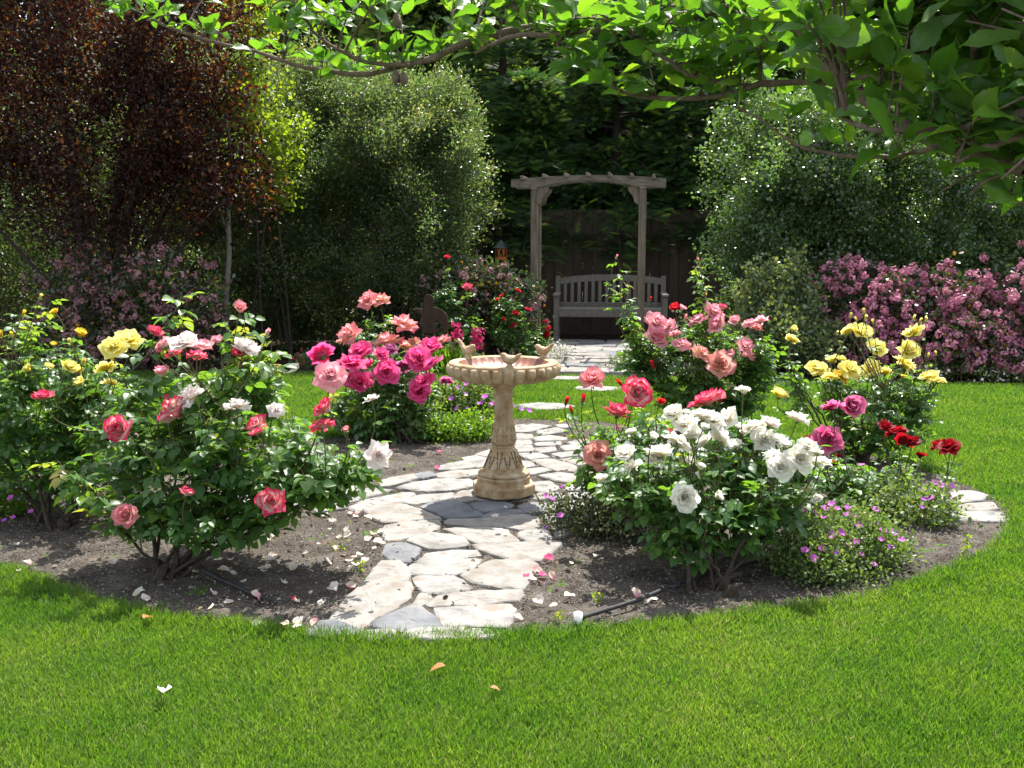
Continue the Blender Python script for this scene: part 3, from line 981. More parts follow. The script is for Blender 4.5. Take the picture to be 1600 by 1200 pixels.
# soil crumbs
r = np.random.default_rng(31)
oct_ = MB().add([(1, 0, 0), (0, 1, 0), (-1, 0, 0), (0, -1, 0), (0, 0, 0.8), (0, 0, -0.6)], T=[[0, 1, 4], [1, 2, 4], [2, 3, 4], [3, 0, 4], [1, 0, 5], [2, 1, 5], [3, 2, 5], [0, 3, 5]])
x = r.uniform(BED[:, 0].min(), BED[:, 0].max(), 150000)
y = r.uniform(BED[:, 1].min(), BED[:, 1].max(), 150000)
k = inpoly(x, y, BED) & (r.random(len(x)) < np.clip((3.9 / y) ** 2.2, 0, 1))
x, y = x[k], y[k]
ang = r.uniform(0, 6.28, len(x))
sz = np.clip(r.lognormal(-5.75, 0.42, len(x)), 0.0015, 0.009)
Mx = np.zeros((len(x), 3, 3))
Mx[:, 0, 0] = np.cos(ang) * sz
Mx[:, 0, 1] = -np.sin(ang) * sz * 0.7
Mx[:, 1, 0] = np.sin(ang) * sz
Mx[:, 1, 1] = np.cos(ang) * sz * 0.7
Mx[:, 2, 2] = sz * 0.6
Mx[:, 2, 0] = sz * r.uniform(-.4, .4, len(x))
big = r.random(len(x)) < 0.012
Mx[big] *= r.uniform(1.5, 3.2, (big.sum(), 1, 1))
cm = MB().inst(oct_, Mx, np.stack([x, y, np.full(len(x), 0.018)], -1), rnd=r.random(len(x)) ** 1.6)
tag(cm.build("gravel", M_['crumb'], smooth=False), kind='stuff', cat='gravel', label="loose grey brown grit covering the soil of the rose bed")

x = r.uniform(BED[:, 0].min(), BED[:, 0].max(), 2600)
y = r.uniform(BED[:, 1].min(), BED[:, 1].max(), 2600)
k = inpoly(x, y, BED) & (wob(x, y, 4, 77) > -0.15)
x, y = x[k], y[k]
dd = nrm(r.normal(size=(len(x), 3)) * [1, 1, 0.25])
lm_ = MB().inst(rleaf, frames(dd, np.array([0, 0, 1.0]) + r.normal(size=(len(x), 3)) * 0.4, r.uniform(0.008, 0.028, len(x))), np.stack([x, y, np.full(len(x), 0.021)], -1))
tag(lm_.build("leaf_litter", M_['litter']), kind='stuff', cat='leaf litter', label="scraps of dry brown leaves scattered over the bed's soil")

# ------------------------------------------------------------------ grass
r = np.random.default_rng(41)


def grass_pts(n, y0, y1):
    y = r.uniform(y0, y1, n)
    hw = 0.6 * y + 0.7
    x = r.uniform(-1, 1, n) * hw.max()
    return x, y


XS, YS = [], []
RHO = 44000.0
for y0, y1 in [(1.9, 2.6), (2.6, 3.2), (3.2, 4), (4, 5), (5, 6.2), (6.2, 7.6), (7.6, 9), (9, 10.5)]:
    ym = (y0 + y1) / 2
    hw = 0.6 * y1 + 0.5
    n = int(RHO * min(1, (3.0 / ym) ** 1.7) * (y1 - y0) * 2 * hw)
    XS.append(r.uniform(-hw, hw, n))
    YS.append(r.uniform(y0, y1, n))
x = np.concatenate(XS)
y = np.concatenate(YS)
bx = 0.022 * r.normal(size=len(x)) + 0.03 * wob(x, y, 14, 61)
by = 0.022 * r.normal(size=len(x)) + 0.03 * wob(x, y, 17, 62)
k = inpoly(x, y, LAWN) & ~inpoly(x + bx, y + by, BED)
for s_ in STEP:
    k &= ~inpoly(x, y, s_ * 0.8 + s_.mean(0) * 0.2)
x, y = x[k], y[k]
nb = len(x)
h = (0.022 + 0.018 * r.random(nb)) * (1 + 0.35 * wob(x, y, 3.2, 4))
# taller untrimmed fringe beside the bed edge
dB = np.min(np.hypot(x[:, None] - BED[None, ::2, 0], y[:, None] - BED[None, ::2, 1]), 1) if nb < 900000 else np.ones(nb)
h *= np.where(dB < 0.10, 1.35, 1.0)
wdt = 0.0019 * np.clip(y / 3.0, 1, 3) ** 0.75 * r.uniform(0.7, 1.3, nb)
a = r.uniform(0, 6.28, nb)
lean = r.uniform(0.1, 0.75, nb) * h
la = r.uniform(0, 6.28, nb)
P0 = np.stack([x, y, np.full(nb, 0.0)], -1)
sd = np.stack([np.cos(a), np.sin(a), 0 * a], -1) * wdt[:, None]
ln = np.stack([np.cos(la), np.sin(la), 0 * la], -1) * lean[:, None]
up = np.stack([0 * h, 0 * h, h], -1)
V = np.stack([P0 - sd, P0 + sd, P0 + up * 0.55 + ln * 0.35 + sd * 0.8, P0 + up * 0.55 + ln * 0.35 - sd * 0.8, P0 + up * 0.95 + ln], 1).reshape(-1, 3)
b0 = (np.arange(nb) * 5)[:, None]
gr = MB().add(V, Q=b0 + np.array([[0, 1, 2, 3]]), T=b0 + np.array([[3, 2, 4]]))
rn = np.clip(0.5 + 0.25 * r.normal(size=nb) + 0.25 * wob(x, y, 1.7, 8), 0, 0.97)
rn[r.random(nb) < 0.02] = 1.0
gr.QR = [rn]
gr.TR = [rn]
tag(gr.build("grass", M_['grass']), kind='stuff', cat='grass', label="short bright green lawn grass around the rose bed")
print("grass blades", nb)

# ------------------------------------------------------------------ bird bath
BB = G(787, 769, 0.03)
bb = thing("birdbath", (BB[0], BB[1], 0.03), "tan cast stone birdbath on a carved pedestal at the crossing of the flagstone path", "birdbath")
BC = np.array([BB[0], BB[1], 0.0])


def octo(mb, prof, center, mat=0):
    prof = np.asarray(prof, float)
    n = 8
    m = len(prof)
    th = (np.arange(n) + 0.5) * 2 * math.pi / n + rad(8)
    V = np.stack([prof[:, :1] * np.cos(th), prof[:, :1] * np.sin(th), np.repeat(prof[:, 1:], n, 1)], -1).reshape(-1, 3) + center
    i = np.arange(m - 1)[:, None] * n
    j = np.arange(n)[None, :]
    j2 = (j + 1) % n
    Q = np.stack([i + j, i + j2, i + n + j2, i + n + j], -1).reshape(-1, 4)
    mb.add(V, Q, mat=mat)


mb = MB()
octo(mb, [(0.0, 0.031), (0.170, 0.031), (0.172, 0.036), (0.172, 0.078), (0.168, 0.085), (0.150, 0.090), (0.143, 0.096), (0.143, 0.108), (0.147, 0.114), (0.147, 0.122), (0.140, 0.128), (0.0, 0.130)], BC)
mb.build("plinth", [M_['concrete']], bb, smooth=False)
mb = MB()
lathe(mb, [(0.0, 0.126), (0.130, 0.128), (0.136, 0.134), (0.136, 0.142), (0.130, 0.149), (0.112, 0.153), (0.110, 0.162), (0.108, 0.168), (0.100, 0.172)], 64, BC)
mb.build("base_moulding", [M_['concrete']], bb)
mb = MB()
ac = [(0.101, 0.166), (0.106, 0.170), (0.100, 0.182), (0.090, 0.205), (0.079, 0.232), (0.070, 0.255), (0.066, 0.268), (0.057, 0.276)]
lathe(mb, ac, 96, BC, fr=lambda th, k: 1 + (0.045 if k < 2 else 0.03) * np.abs(np.cos(th * 6)) ** 0.7 * (1 if k < 5 else 0.3))
lathe(mb, [(0.055, 0.274), (0.058, 0.278), (0.058, 0.286), (0.054, 0.290)], 48, BC)
lathe(mb, [(0.052, 0.290), (0.062, 0.300), (0.067, 0.316), (0.066, 0.335), (0.060, 0.365), (0.056, 0.390), (0.057, 0.397), (0.056, 0.402), (0.048, 0.404)], 96, BC,
      fr=lambda th, k: 1 + 0.025 * np.abs(np.cos(th * 4)) * (1 if 1 <= k <= 5 else 0))
mb.build("carved_stem", [M_['concrete']], bb)
mb = MB()
zz = np.linspace(0.404, 0.556, 10)
lathe(mb, [(0.050 - 0.004 * (z - 0.404) / 0.15, z) for z in zz], 160, BC, fr=lambda th, k: 1 - 0.055 * 1.9 * (np.abs(np.sin(th * 9)) ** 1.5) * (0.15 if k in (0, 9) else 1))
lathe(mb, [(0.046, 0.552), (0.053, 0.556), (0.054, 0.562), (0.050, 0.570), (0.048, 0.578), (0.052, 0.586), (0.064, 0.600), (0.078, 0.622), (0.084, 0.634), (0.084, 0.640)], 64, BC)
mb.build("column", [M_['concrete']], bb)
mb = MB()
NL = 30
bp = [(0.06, 0.637), (0.13, 0.640), (0.20, 0.638), (0.245, 0.642), (0.275, 0.655), (0.295, 0.675), (0.303, 0.695), (0.301, 0.712), (0.292, 0.722), (0.285, 0.722)]
lob = [0, 0, 0.6, 0.9, 1, 1, 1, 1, 0.6, 0.2]
lathe(mb, bp, NL * 12, BC, fr=lambda th, k: 1 - lob[k] * 0.085 * (1 - np.abs(np.cos(th * NL / 2)) ** 0.5))
lathe(mb, [(0.286, 0.716), (0.288, 0.726), (0.284, 0.732), (0.270, 0.735), (0.245, 0.734), (0.236, 0.729)], 120, BC)
basin = mb.build("basin", [M_['concrete']], bb)
mb = MB()
lathe(mb, [(0.2365, 0.7285), (0.228, 0.718), (0.215, 0.704), (0.19, 0.690), (0.14, 0.676), (0.07, 0.670), (0.0, 0.669)], 240, BC,
      fr=lambda th, k: 1 - (0.03 if k in (1, 2, 3) else 0.0) * (1 - np.abs(np.cos(th * NL / 2))))
mb.build("bowl_lining", [M_['bowl']], basin)
# incised acanthus veins, darkened by the antique wash
mb = MB()
rp = [(z, r_) for r_, z in ac]


def cyl(th, z, r_):
    return BC + np.array([r_ * math.cos(th), r_ * math.sin(th), z])


def acr(z):
    return np.interp(z, [p[1] for p in ac], [p[0] for p in ac])


for k in range(12):
    th = k * math.pi / 6 + 0.25
    big = k % 2 == 0
    zt = 0.262 if big else 0.235
    for sgn in (-1, 1):
        zz = np.linspace(0.178, zt, 9)
        pts = [cyl(th + sgn * (0.05 + 0.13 * ((z - 0.178) / (zt - 0.178)) ** 2), z, acr(z) * 1.032) for z in zz]
        tube(mb, pts, [0.0012] * 8 + [0.003], 4)
        for q in range(2, 8, 2):
            z0 = zz[q]
            a0 = th + sgn * (0.05 + 0.13 * ((z0 - 0.178) / (zt - 0.178)) ** 2)
            tube(mb, [cyl(a0, z0, acr(z0) * 1.032), cyl(a0 + sgn * 0.09, z0 + 0.014, acr(z0 + 0.014) * 1.034)], [0.001, 0.0022], 4)
mb.build("carved_leaf", [M_['antique']], bb)
mb = MB()
for k in range(8):
    th = k * math.pi / 4 + 0.1
    for sgn in (-1, 1):
        for z0, z1 in ((0.312, 0.328), (0.335, 0.352), (0.36, 0.385)):
            rr_ = lambda z: np.interp(z, [0.290, 0.300, 0.316, 0.335, 0.365, 0.39], [0.052, 0.062, 0.067, 0.066, 0.06, 0.056]) * 1.024
            tube(mb, [cyl(th + sgn * 0.06, z0, rr_(z0)), cyl(th + sgn * 0.22, z1, rr_(z1))], [0.0009, 0.002], 4)
mb.build("carving", [M_['antique']], bb)
for k in range(36):
    pass


def stone_bird(th, face, tail):
    """bird on the rim at angle th, facing heading face (radians), body one swept surface"""
    c = BC + np.array([0.262 * math.cos(th), 0.262 * math.sin(th), 0.734])
    f = np.array([math.cos(face), math.sin(face), 0])
    up = np.array([0, 0, 1.0])
    sp = [(-0.080, 0.062 + tail), (-0.062, 0.052 + tail * 0.7), (-0.040, 0.040 + tail * 0.3), (-0.018, 0.034), (0.004, 0.034), (0.022, 0.040), (0.034, 0.052), (0.042, 0.060), (0.052, 0.062), (0.060, 0.061), (0.068, 0.059)]
    rr_ = [0.006, 0.012, 0.017, 0.026, 0.030, 0.027, 0.021, 0.0195, 0.015, 0.007, 0.001]
    mb = MB()
    sp = [(a * 0.74, 0.012 + b * 0.78) for a, b in sp]
    rr_ = [q * 0.84 for q in rr_]
    tube(mb, [c + f * a + up * b for a, b in sp], rr_, 12, cap=True)
    lathe(mb, [(0.021, 0.0), (0.020, 0.006), (0.014, 0.012), (0.013, 0.022)], 20, c)
    side = np.cross(up, f)
    for s_ in (-1, 1):
        w0 = c + side * s_ * 0.018
        tube(mb, [w0 + f * 0.009 + up * 0.043, w0 - f * 0.009 + up * 0.043, w0 - f * 0.025 - side * s_ * 0.007 + up * (0.046 + tail * 0.2), w0 - f * 0.038 - side * s_ * 0.012 + up * (0.050 + tail * 0.4)], [0.005, 0.008, 0.006, 0.002], 8, cap=True)
    mb.build("bird_figure", [M_['concrete']], bb)


stone_bird(rad(138), rad(-25), 0.050)
stone_bird(rad(-83), rad(165), 0.012)
stone_bird(rad(36), rad(160), 0.024)

# ------------------------------------------------------------------ arbor
YAW = math.atan2(-0.156, 0.988)
MA = rotz(YAW)
AC = np.array([P(918, 376, 12.0)[0], 12.0, 0])
arb = thing("garden_arbor", AC, "weathered timber arbor with an arched beam over the path to the bench", "arbor")


def al(x, y, z):
    return AC + MA @ np.array([x, y, z])


HW = 0.64
for sx in (-1, 1):
    for yy in (0.0, 0.30):
        mb = MB()
        rbox(mb, al(sx * HW, yy, 0.985), (0.082, 0.082, 1.99), MA, 0.006)
        mb.build("post", [M_['oldwood']], arb, smooth=False)
for yy in (-0.062, 0.362):
    xs = np.linspace(-0.91, 0.91, 41)
    top = [(x_, 2.075 + 0.045 * (1 - (x_ / 0.91) ** 2)) for x_ in xs]
    bot = [(x_, 1.985 + (0.075 * max(0, 1 - (x_ / 0.56) ** 2) ** 0.8)) for x_ in xs]
    mb = MB()
    o = top + bot[::-1]
    n = len(xs)
    V0 = np.array([(p[0], yy - 0.02, p[1]) for p in top] + [(p[0], yy - 0.02, p[1]) for p in bot])
    V1 = V0 + np.array([0, 0.04, 0])
    V = np.concatenate([V0, V1]) @ MA.T + AC
    i = np.arange(n - 1)
    q = [np.stack([i + n, i + n + 1, i + 1, i], -1), np.stack([i + 2 * n, i + 2 * n + 1, i + 3 * n + 1, i + 3 * n], -1), np.stack([i, i + 1, i + 2 * n + 1, i + 2 * n], -1),
         np.stack([i + 3 * n, i + 3 * n + 1, i + n + 1, i + n], -1), np.array([[0, n, 3 * n, 2 * n], [n - 1, 3 * n - 1, 4 * n - 1, 2 * n - 1]])]
    mb.add(V, np.concatenate(q))
    mb.build("beam", [M_['oldwood_h']], arb, smooth=False)
    for sx in (-1, 1):
        mb = MB()
        pts = [(0, 0), (0.135, 0), (0.125, -0.045), (0.085, -0.085), (0.06, -0.13), (0.055, -0.165), (0.03, -0.195), (0, -0.2)]
        oo = [(sx * (HW - 0.041) - sx * p[0], 1.984 + p[1]) for p in pts]
        prism(mb, oo, yy - 0.018 + (0.024 if yy < 0 else -0.024), yy + 0.018 + (0.024 if yy < 0 else -0.024), MA, AC)
        mb.build("bracket", [M_['oldwood']], arb, smooth=False)
for k in range(7):
    x_ = -0.77 + k * 1.54 / 6
    z_ = 2.075 + 0.045 * (1 - (x_ / 0.91) ** 2)
    mb = MB()
    rbox(mb, al(x_, 0.15, z_ + 0.003), (0.036, 0.62, 0.05), MA, 0.004)
    mb.build("rafter", [M_['oldwood']], arb, smooth=False)

# ------------------------------------------------------------------ bench
BE = np.array([P(955, 376, 13.45)[0], 13.45, 0.0])
bench = thing("garden_bench", BE, "silver grey slatted wooden bench with an arched back standing behind the arbor", "bench")
MBn = rotz(YAW * 0.6)


def bl(x, y, z):
    return BE + MBn @ np.array([x, y, z])


W2 = 0.72


def bpart(name, c, size, M=None):
    mb = MB()
    rbox(mb, bl(*c), size, MBn if M is None else MBn @ M, 0.006)
    return mb.build(name, [M_['teak']], bench, smooth=False)


def rotx(a):
    return np.array([[1, 0, 0], [0, math.cos(a), -math.sin(a)], [0, math.sin(a), math.cos(a)]])


for sx in (-1, 1):
    bpart("leg", (sx * W2, -0.24, 0.31), (0.065, 0.065, 0.62))
    bpart("leg", (sx * W2, 0.26, 0.44), (0.065, 0.065, 0.88), rotx(rad(-5)))
    bpart("armrest", (sx * W2, -0.02, 0.642), (0.085, 0.58, 0.035))
bpart("seat_rail", (0, -0.245, 0.395), (1.37, 0.04, 0.085))
mb = MB()
for k in range(5):
    rbox(mb, bl(0, -0.215 + k * 0.095, 0.45), (1.42 if k else 1.37, 0.08, 0.025), MBn, 0.004)
mb.build("seat", [M_['teak']], bench, smooth=False)
bpart("back_rail", (0, 0.255, 0.49), (1.37, 0.04, 0.06))
xs = np.linspace(-0.75, 0.75, 31)
mb = MB()
zt = lambda x_: 0.80 + 0.06 * (1 - (x_ / 0.75) ** 2)
n = len(xs)
prism(mb, [(x_, zt(x_) + 0.04) for x_ in xs] + [(x_, zt(x_) - 0.045) for x_ in xs[::-1]], 0.28, 0.325, MBn, BE)
mb.build("top_rail", [M_['teak']], bench, smooth=False)
for k in range(14):
    x_ = -0.62 + k * 1.24 / 13
    hh = zt(x_) - 0.045 - 0.515
    bpart("back_slat", (x_, 0.28, 0.517 + hh / 2), (0.046, 0.016, hh), rotx(rad(-4)))

# ------------------------------------------------------------------ fence
mb_t = thing("board_fence", (0, 14.6, 0), "dark brown vertical board fence in the shade behind the bench", "fence")
mb = MB()
fr = np.random.default_rng(3)
x_ = -8.0
while x_ < 9:
    wd = 0.14
    rbox(mb, (x_, 14.6 + fr.uniform(-0.006, 0.006), 0.9), (wd - 0.006, 0.02, 1.8 + fr.uniform(-0.01, 0.01)), None, 0.002, rnd=fr.random())
    x_ += wd
mb.build("board_panel", [M_['fence']], mb_t, smooth=False)
for z_ in (0.3, 1.5):
    mb = MB()
    rbox(mb, (0.5, 14.645, z_), (17, 0.045, 0.09), None, 0.003)
    mb.build("rail", [M_['fence']], mb_t, smooth=False)
mb = MB()
rbox(mb, (0.5, 14.6, 0.06), (17, 0.05, 0.2), None, 0.003)
mb.build("kickboard", [M_['fence']], mb_t, smooth=False)


# ------------------------------------------------------------------ shrubs and trees
def ell(px, py, rx, ry, Y, rd):
    c = P(px, py, Y)
    return (c, np.array([rx * mpp(Y), rd, ry * mpp(Y)]))


def in_ells(n, ells, r, lo=0.55, front=0.65, lump=0.16, zmin=0.03):
    """points in a bumpy shell of ellipsoids, denser on the camera side and top"""
    out, nor = [], []
    vol = np.array([e[1].prod() ** (2 / 3) for e in ells])
    cnt = (n * vol / vol.sum()).astype(int) + 1
    for (c, R), m in zip(ells, cnt):
        d = nrm(r.normal(size=(m * 2, 3)))
        flip = (d[:, 1] > 0.25) & (r.random(m * 2) < front)
        d[flip, 1] *= -1
        d = d[:m]
        k = lo + (1 - lo) * r.random(m) ** 0.55
        ph = r.uniform(0, 6, 3)
        b = 1 + lump * (np.sin(d[:, 0] * 7 + ph[0]) + np.sin(d[:, 2] * 8 + ph[1]) + np.sin(d[:, 1] * 7 + d[:, 0] * 5 + ph[2])) / 1.5
        p = c + d * R * (k * b)[:, None]
        out.append(p)
        nor.append(nrm(d / R))
    p, nn = np.concatenate(out), np.concatenate(nor)
    k = p[:, 2] > zmin
    return p[k], nn[k]


def spray_leaves(mb, centers, normals, per, spread, tpl, size, r, upb=0.7, outb=0.5, rnd_c=0.5, jit=0.35, elong=(1, 1)):
    """leaves clustered round twig tips"""
    n = len(centers)
    c = np.repeat(centers, per, 0)
    nn = np.repeat(normals, per, 0)
    m = len(c)
    off = r.normal(size=(m, 3)) * spread
    p = c + off
    d = nrm(r.normal(size=(m, 3)) + nn * outb + np.array([0, 0, upb * 0.5]) + nrm(off) * 0.6)
    up = nrm(r.normal(size=(m, 3)) * 0.8 + np.array([0, 0, upb]) + nn * 0.3)
    cl = np.repeat(r.random(n), per)
    rn = np.clip(rnd_c + jit * (cl - 0.5) + jit * r.normal(size=m) * 0.55, 0, 1)
    s = size * r.uniform(0.65, 1.25, m)
    k = p[:, 2] > 0.01
    mb.inst(tpl, frames(d[k], up[k], s[k]), p[k], rnd=rn[k])


def branch_set(mb, base, ells, r, n=14, r0=0.03, mat=0, spread=0.12):
    for k in range(n):
        c, R = ells[k % len(ells)]
        e = c + r.normal(size=3) * R * 0.45
        b = base + np.array([r.normal() * spread, r.normal() * spread, 0])
        m = (b + e) / 2 + np.array([0, 0, 0.2 * abs(e[2] - b[2])]) + r.normal(size=3) * 0.08
        tube(mb, bez(b, m, e, 8), np.linspace(r0, r0 * 0.2, 8), 6, mat)


def shrub(name, label, cat, base, ells, clumps, per, spread, tpl, size, mat, seed, group=None, rnd_c=0.5, jit=0.35, upb=0.7, bark='bark_dark', front=0.65, lo=0.5, r0=0.03, outb=0.5, lump=0.16, nbr=14, bumps=6):
    r = np.random.default_rng(seed)
    core = list(ells)
    for c_, R_ in core:
        for _ in range(bumps):
            d_ = nrm(r.normal(size=3) + np.array([0, -0.35, 0.3]))
            ells = ells + [(c_ + d_ * R_ * 0.88, R_ * r.uniform(0.22, 0.4))]
    t = thing(name, base, label, cat, group)
    mb = MB()
    branch_set(mb, np.asarray(base), core, r, nbr, r0)
    mb.build("stem", [M_[bark]], t)
    c, nn = in_ells(clumps, ells, r, lo, front, lump)
    mb = MB()
    spray_leaves(mb, c, nn, per, spread, tpl, size, r, upb, outb, rnd_c, jit)
    mb.build("foliage", [M_[mat]], t)
    return t, ells, r


# tall olive-green shrub filling the back between plum tree and arbor
shrub("tall_shrub", "tall fine leaved olive green shrub behind the magenta and coral roses", "shrub", (-1.5, 12.6, 0),
      [ell(620, 215, 100, 105, 12.6, 1.0), ell(490, 220, 120, 120, 13.0, 1.0), ell(670, 300, 80, 120, 12.3, 0.9), ell(560, 400, 170, 140, 12.4, 1.0), ell(430, 400, 130, 150, 12.6, 1.0), ell(690, 180, 45, 60, 12.9, 0.6), ell(390, 180, 90, 90, 13.3, 0.8), ell(560, 150, 70, 50, 12.8, 0.7)],
      1250, 190, 0.085, sleaf, 0.043, 'fol_olive', 51, rnd_c=0.5, jit=0.55, lump=0.3, front=0.2)
shrub("tall_shrub", "olive green screening shrub glimpsed through the plum tree's dark crown", "shrub", (-5.2, 13.2, 0),
      [ell(90, 250, 170, 170, 13.2, 1.0), ell(300, 170, 120, 110, 13.6, 0.9), ell(180, 430, 220, 150, 13.2, 1.0), ell(-90, 300, 120, 200, 13.2, 1.0), ell(-20, 470, 130, 110, 12.6, 0.8)],
      700, 140, 0.10, sleaf, 0.05, 'fol_olive', 52, rnd_c=0.5, jit=0.55, lump=0.3, front=0.2)
# glossy shrub
shrub("glossy_shrub", "broad rounded glossy green shrub towering behind the pink hawthorns", "shrub", (4.2, 12.3, 0),
      [ell(1250, 290, 140, 130, 12.0, 1.0), ell(1400, 300, 190, 150, 12.2, 1.1), ell(1190, 400, 80, 130, 12.0, 0.7), ell(1560, 290, 160, 170, 12.2, 1.1), ell(1330, 450, 190, 120, 12.0, 1.0), ell(1560, 450, 160, 120, 12.2, 1.0), ell(1310, 205, 110, 60, 12.3, 0.7)],
      1250, 150, 0.085, rleaf, 0.040, 'fol_glossy', 53, rnd_c=0.45, jit=0.45, lump=0.28, front=0.25)
# lime tree
shrub("lime_leaf_tree", "small yellow green leaved tree growing between plum tree and olive shrub", "tree", (-2.8, 11.7, 0),
      [ell(420, 195, 50, 45, 11.4, 0.35), ell(445, 245, 36, 55, 11.4, 0.3), ell(400, 45, 45, 50, 11.6, 0.35), ell(400, 270, 40, 50, 11.5, 0.3), ell(390, 130, 35, 45, 11.5, 0.3), ell(432, 305, 26, 22, 11.4, 0.2)],
      110, 34, 0.075, rleaf, 0.05, 'fol_lime', 54, bark='bark_dark', front=0.5, lo=0.1, nbr=5, r0=0.018, lump=0.4, bumps=0)
# purple plum
PT = np.array([P(150, 400, 11.0)[0], 11.0, 0])
t, e, r = shrub("plum_tree", "purple leaved plum tree with a dark broad crown above the shaded pink shrub", "tree", PT,
                [ell(120, 60, 200, 150, 11.0, 1.2), ell(240, 220, 100, 110, 10.8, 0.9), ell(150, 280, 150, 110, 10.9, 1.0), ell(-40, 150, 180, 200, 11.2, 1.2), ell(330, 290, 80, 70, 10.8, 0.6), ell(300, 20, 110, 90, 11.2, 0.9), ell(60, -90, 260, 120, 11.2, 1.2)],
                560, 130, 0.13, sleaf, 0.06, 'fol_plum', 55, rnd_c=0.42, jit=0.6, lump=0.34, r0=0.045, front=0.5, lo=0.3)
mb = MB()
tube(mb, spline([P(352, 560, 10.9) * [1, 1, 0], P(353, 470, 10.9), P(358, 400, 10.9), P(357, 330, 10.9), P(362, 250, 10.9), P(350, 170, 10.9)], 30), np.linspace(0.035, 0.015, 31), 8)
tube(mb, spline([P(357, 370, 10.9), P(345, 330, 10.9), P(335, 290, 10.85)], 12), np.linspace(0.012, 0.005, 13), 6)
sap = thing("sapling", P(352, 560, 10.9) * [1, 1, 0], "slender grey trunked sapling standing beside the shaded pink shrub", "tree")
mb.build("trunk", [M_['bark']], sap)
r = np.random.default_rng(56)
mb = MB()
c, nn = in_ells(60, [ell(352, 160, 45, 70, 10.9, 0.4), ell(370, 260, 40, 50, 10.9, 0.3)], r, 0.2, 0.3)
spray_leaves(mb, c, nn, 22, 0.09, rleaf, 0.05, r, rnd_c=0.7, jit=0.4)
mb.build("crown", [M_['fol_plum']], sap)


# redwoods
def frond_tpl():
    mb = MB()
    tube(mb, [(0, 0, 0), (0, 0.5, 0.0), (0, 1, -0.06)], [0.012, 0.009, 0.004], 3, rnd=0.3)
    V, T = [], []
    for k in range(14):
        y0 = 0.04 + k * 0.066
        L_ = 0.26 * (1 - (k / 17.0) ** 2) * (0.7 + 0.3 * min(1, k / 3))
        for s_ in (-1, 1):
            V += [(0, y0, 0), (0, y0 + 0.05, 0), (s_ * L_, y0 + 0.14, -0.015)]
            T.append([len(V) - 3, len(V) - 2, len(V) - 1])
    mb.add(V, T=T)
    return mb


frond = frond_tpl()


def redwood(x, Y, z0, z1, label, seed, L0=2.4, nb=85):
    r = np.random.default_rng(seed)
    t = thing("redwood_tree", (x, Y, 0), label, "tree", "redwood trees behind the fence")
    mb = MB()
    tube(mb, [(x, Y, 0), (x + 0.05, Y, z1 * 0.4), (x, Y, z1 * 0.75), (x, Y, z1 + 0.25)], [0.16, 0.11, 0.05, 0.006], 12)
    fm = MB()
    D, U, S, T_, RN = [], [], [], [], []
    for k in range(nb):
        z = z0 + (z1 - z0) * (k + r.random()) / nb
        f = (z - z0) / (z1 - z0)
        a = r.uniform(0, 6.28)
        if r.random() < 0.55:
            a = r.uniform(math.pi, 2 * math.pi)
        L_ = L0 * (1 - 0.75 * f) * r.uniform(0.75, 1.1)
        dr = np.array([math.cos(a), math.sin(a), 0])
        e = np.array([x, Y, z]) + dr * L_ + np.array([0, 0, -0.35 * L_ * (1 - 0.5 * f) * r.uniform(0.5, 1.2)])
        m = np.array([x, Y, z]) + dr * L_ * 0.55 + np.array([0, 0, 0.1])
        pts = bez((x, Y, z), m, e, 9)
        tube(mb, pts, np.linspace(0.022, 0.005, 9), 5)
        sd = np.cross(dr, [0, 0, 1.0])
        for q in range(26):
            s_ = 0.25 + 0.75 * (q + r.random()) / 26
            p = bez((x, Y, z), m, e, 40)[min(39, int(s_ * 39))]
            sg = 1 if q % 2 else -1
            tl = 0.42 * (1.1 - s_) * r.uniform(0.7, 1.2) + 0.1
            for w_ in (0.0, 0.35, 0.7, 1.0):
                pp = p + (sd * sg * 0.75 + dr * 0.6) * tl * w_ + r.normal(size=3) * 0.03 - np.array([0, 0, 0.10 * w_ * w_])
                D.append(sd * sg * r.uniform(0.3, 1) + dr * r.uniform(0.4, 1) + np.array([0, 0, r.uniform(-0.5, 0.4)]))
                U.append(np.array([0, -0.25, 1.0]) + r.normal(size=3) * 0.55)
                S.append(r.uniform(0.12, 0.24))
                T_.append(pp)
                RN.append(np.clip(0.35 + 0.25 * r.normal() + (0.55 if (w_ > 0.9 or s_ > 0.95) and r.random() < 0.38 else 0), 0, 1))  # some tips tinted lighter: lime new growth and sunlit highlights put into the colour
    fm.inst(frond, frames(np.array(D), np.array(U), np.array(S)), np.array(T_), rnd=np.array(RN))
    mb.build("trunk", [M_['bark_dark']], t)
    fm.build("crown", [M_['fol_redwood']], t)


redwood(P(830, 376, 15.3)[0], 15.3, 1.45, 3.75, "short pointed redwood with drooping dark sprays above the bird feeder", 61, 1.5, 80)
redwood(P(960, 376, 15.7)[0], 15.7, 1.5, 4.7, "redwood with drooping dark sprays straight above the bench", 62, 1.75, 100)
redwood(P(1085, 376, 15.5)[0], 15.5, 1.45, 4.1, "redwood with drooping dark sprays between bench and broad glossy shrub", 63, 1.6, 90)
redwood(P(785, 376, 16.6)[0], 16.6, 1.5, 6.2, "redwood set back between the olive shrub and the arbor", 64, 1.8, 85)
redwood(P(895, 376, 17.8)[0], 17.8, 2.0, 6.2, "tall redwood set far back above the arbor's beam", 65, 2.1, 95)
redwood(P(1040, 376, 18.2)[0], 18.2, 2.0, 6.8, "tall redwood set far back, its top hidden by the overhanging branch", 66, 2.2, 95)
redwood(P(1190, 376, 17.2)[0], 17.2, 1.6, 5.4, "redwood rising behind the crown of the broad glossy shrub", 67, 1.9, 85)

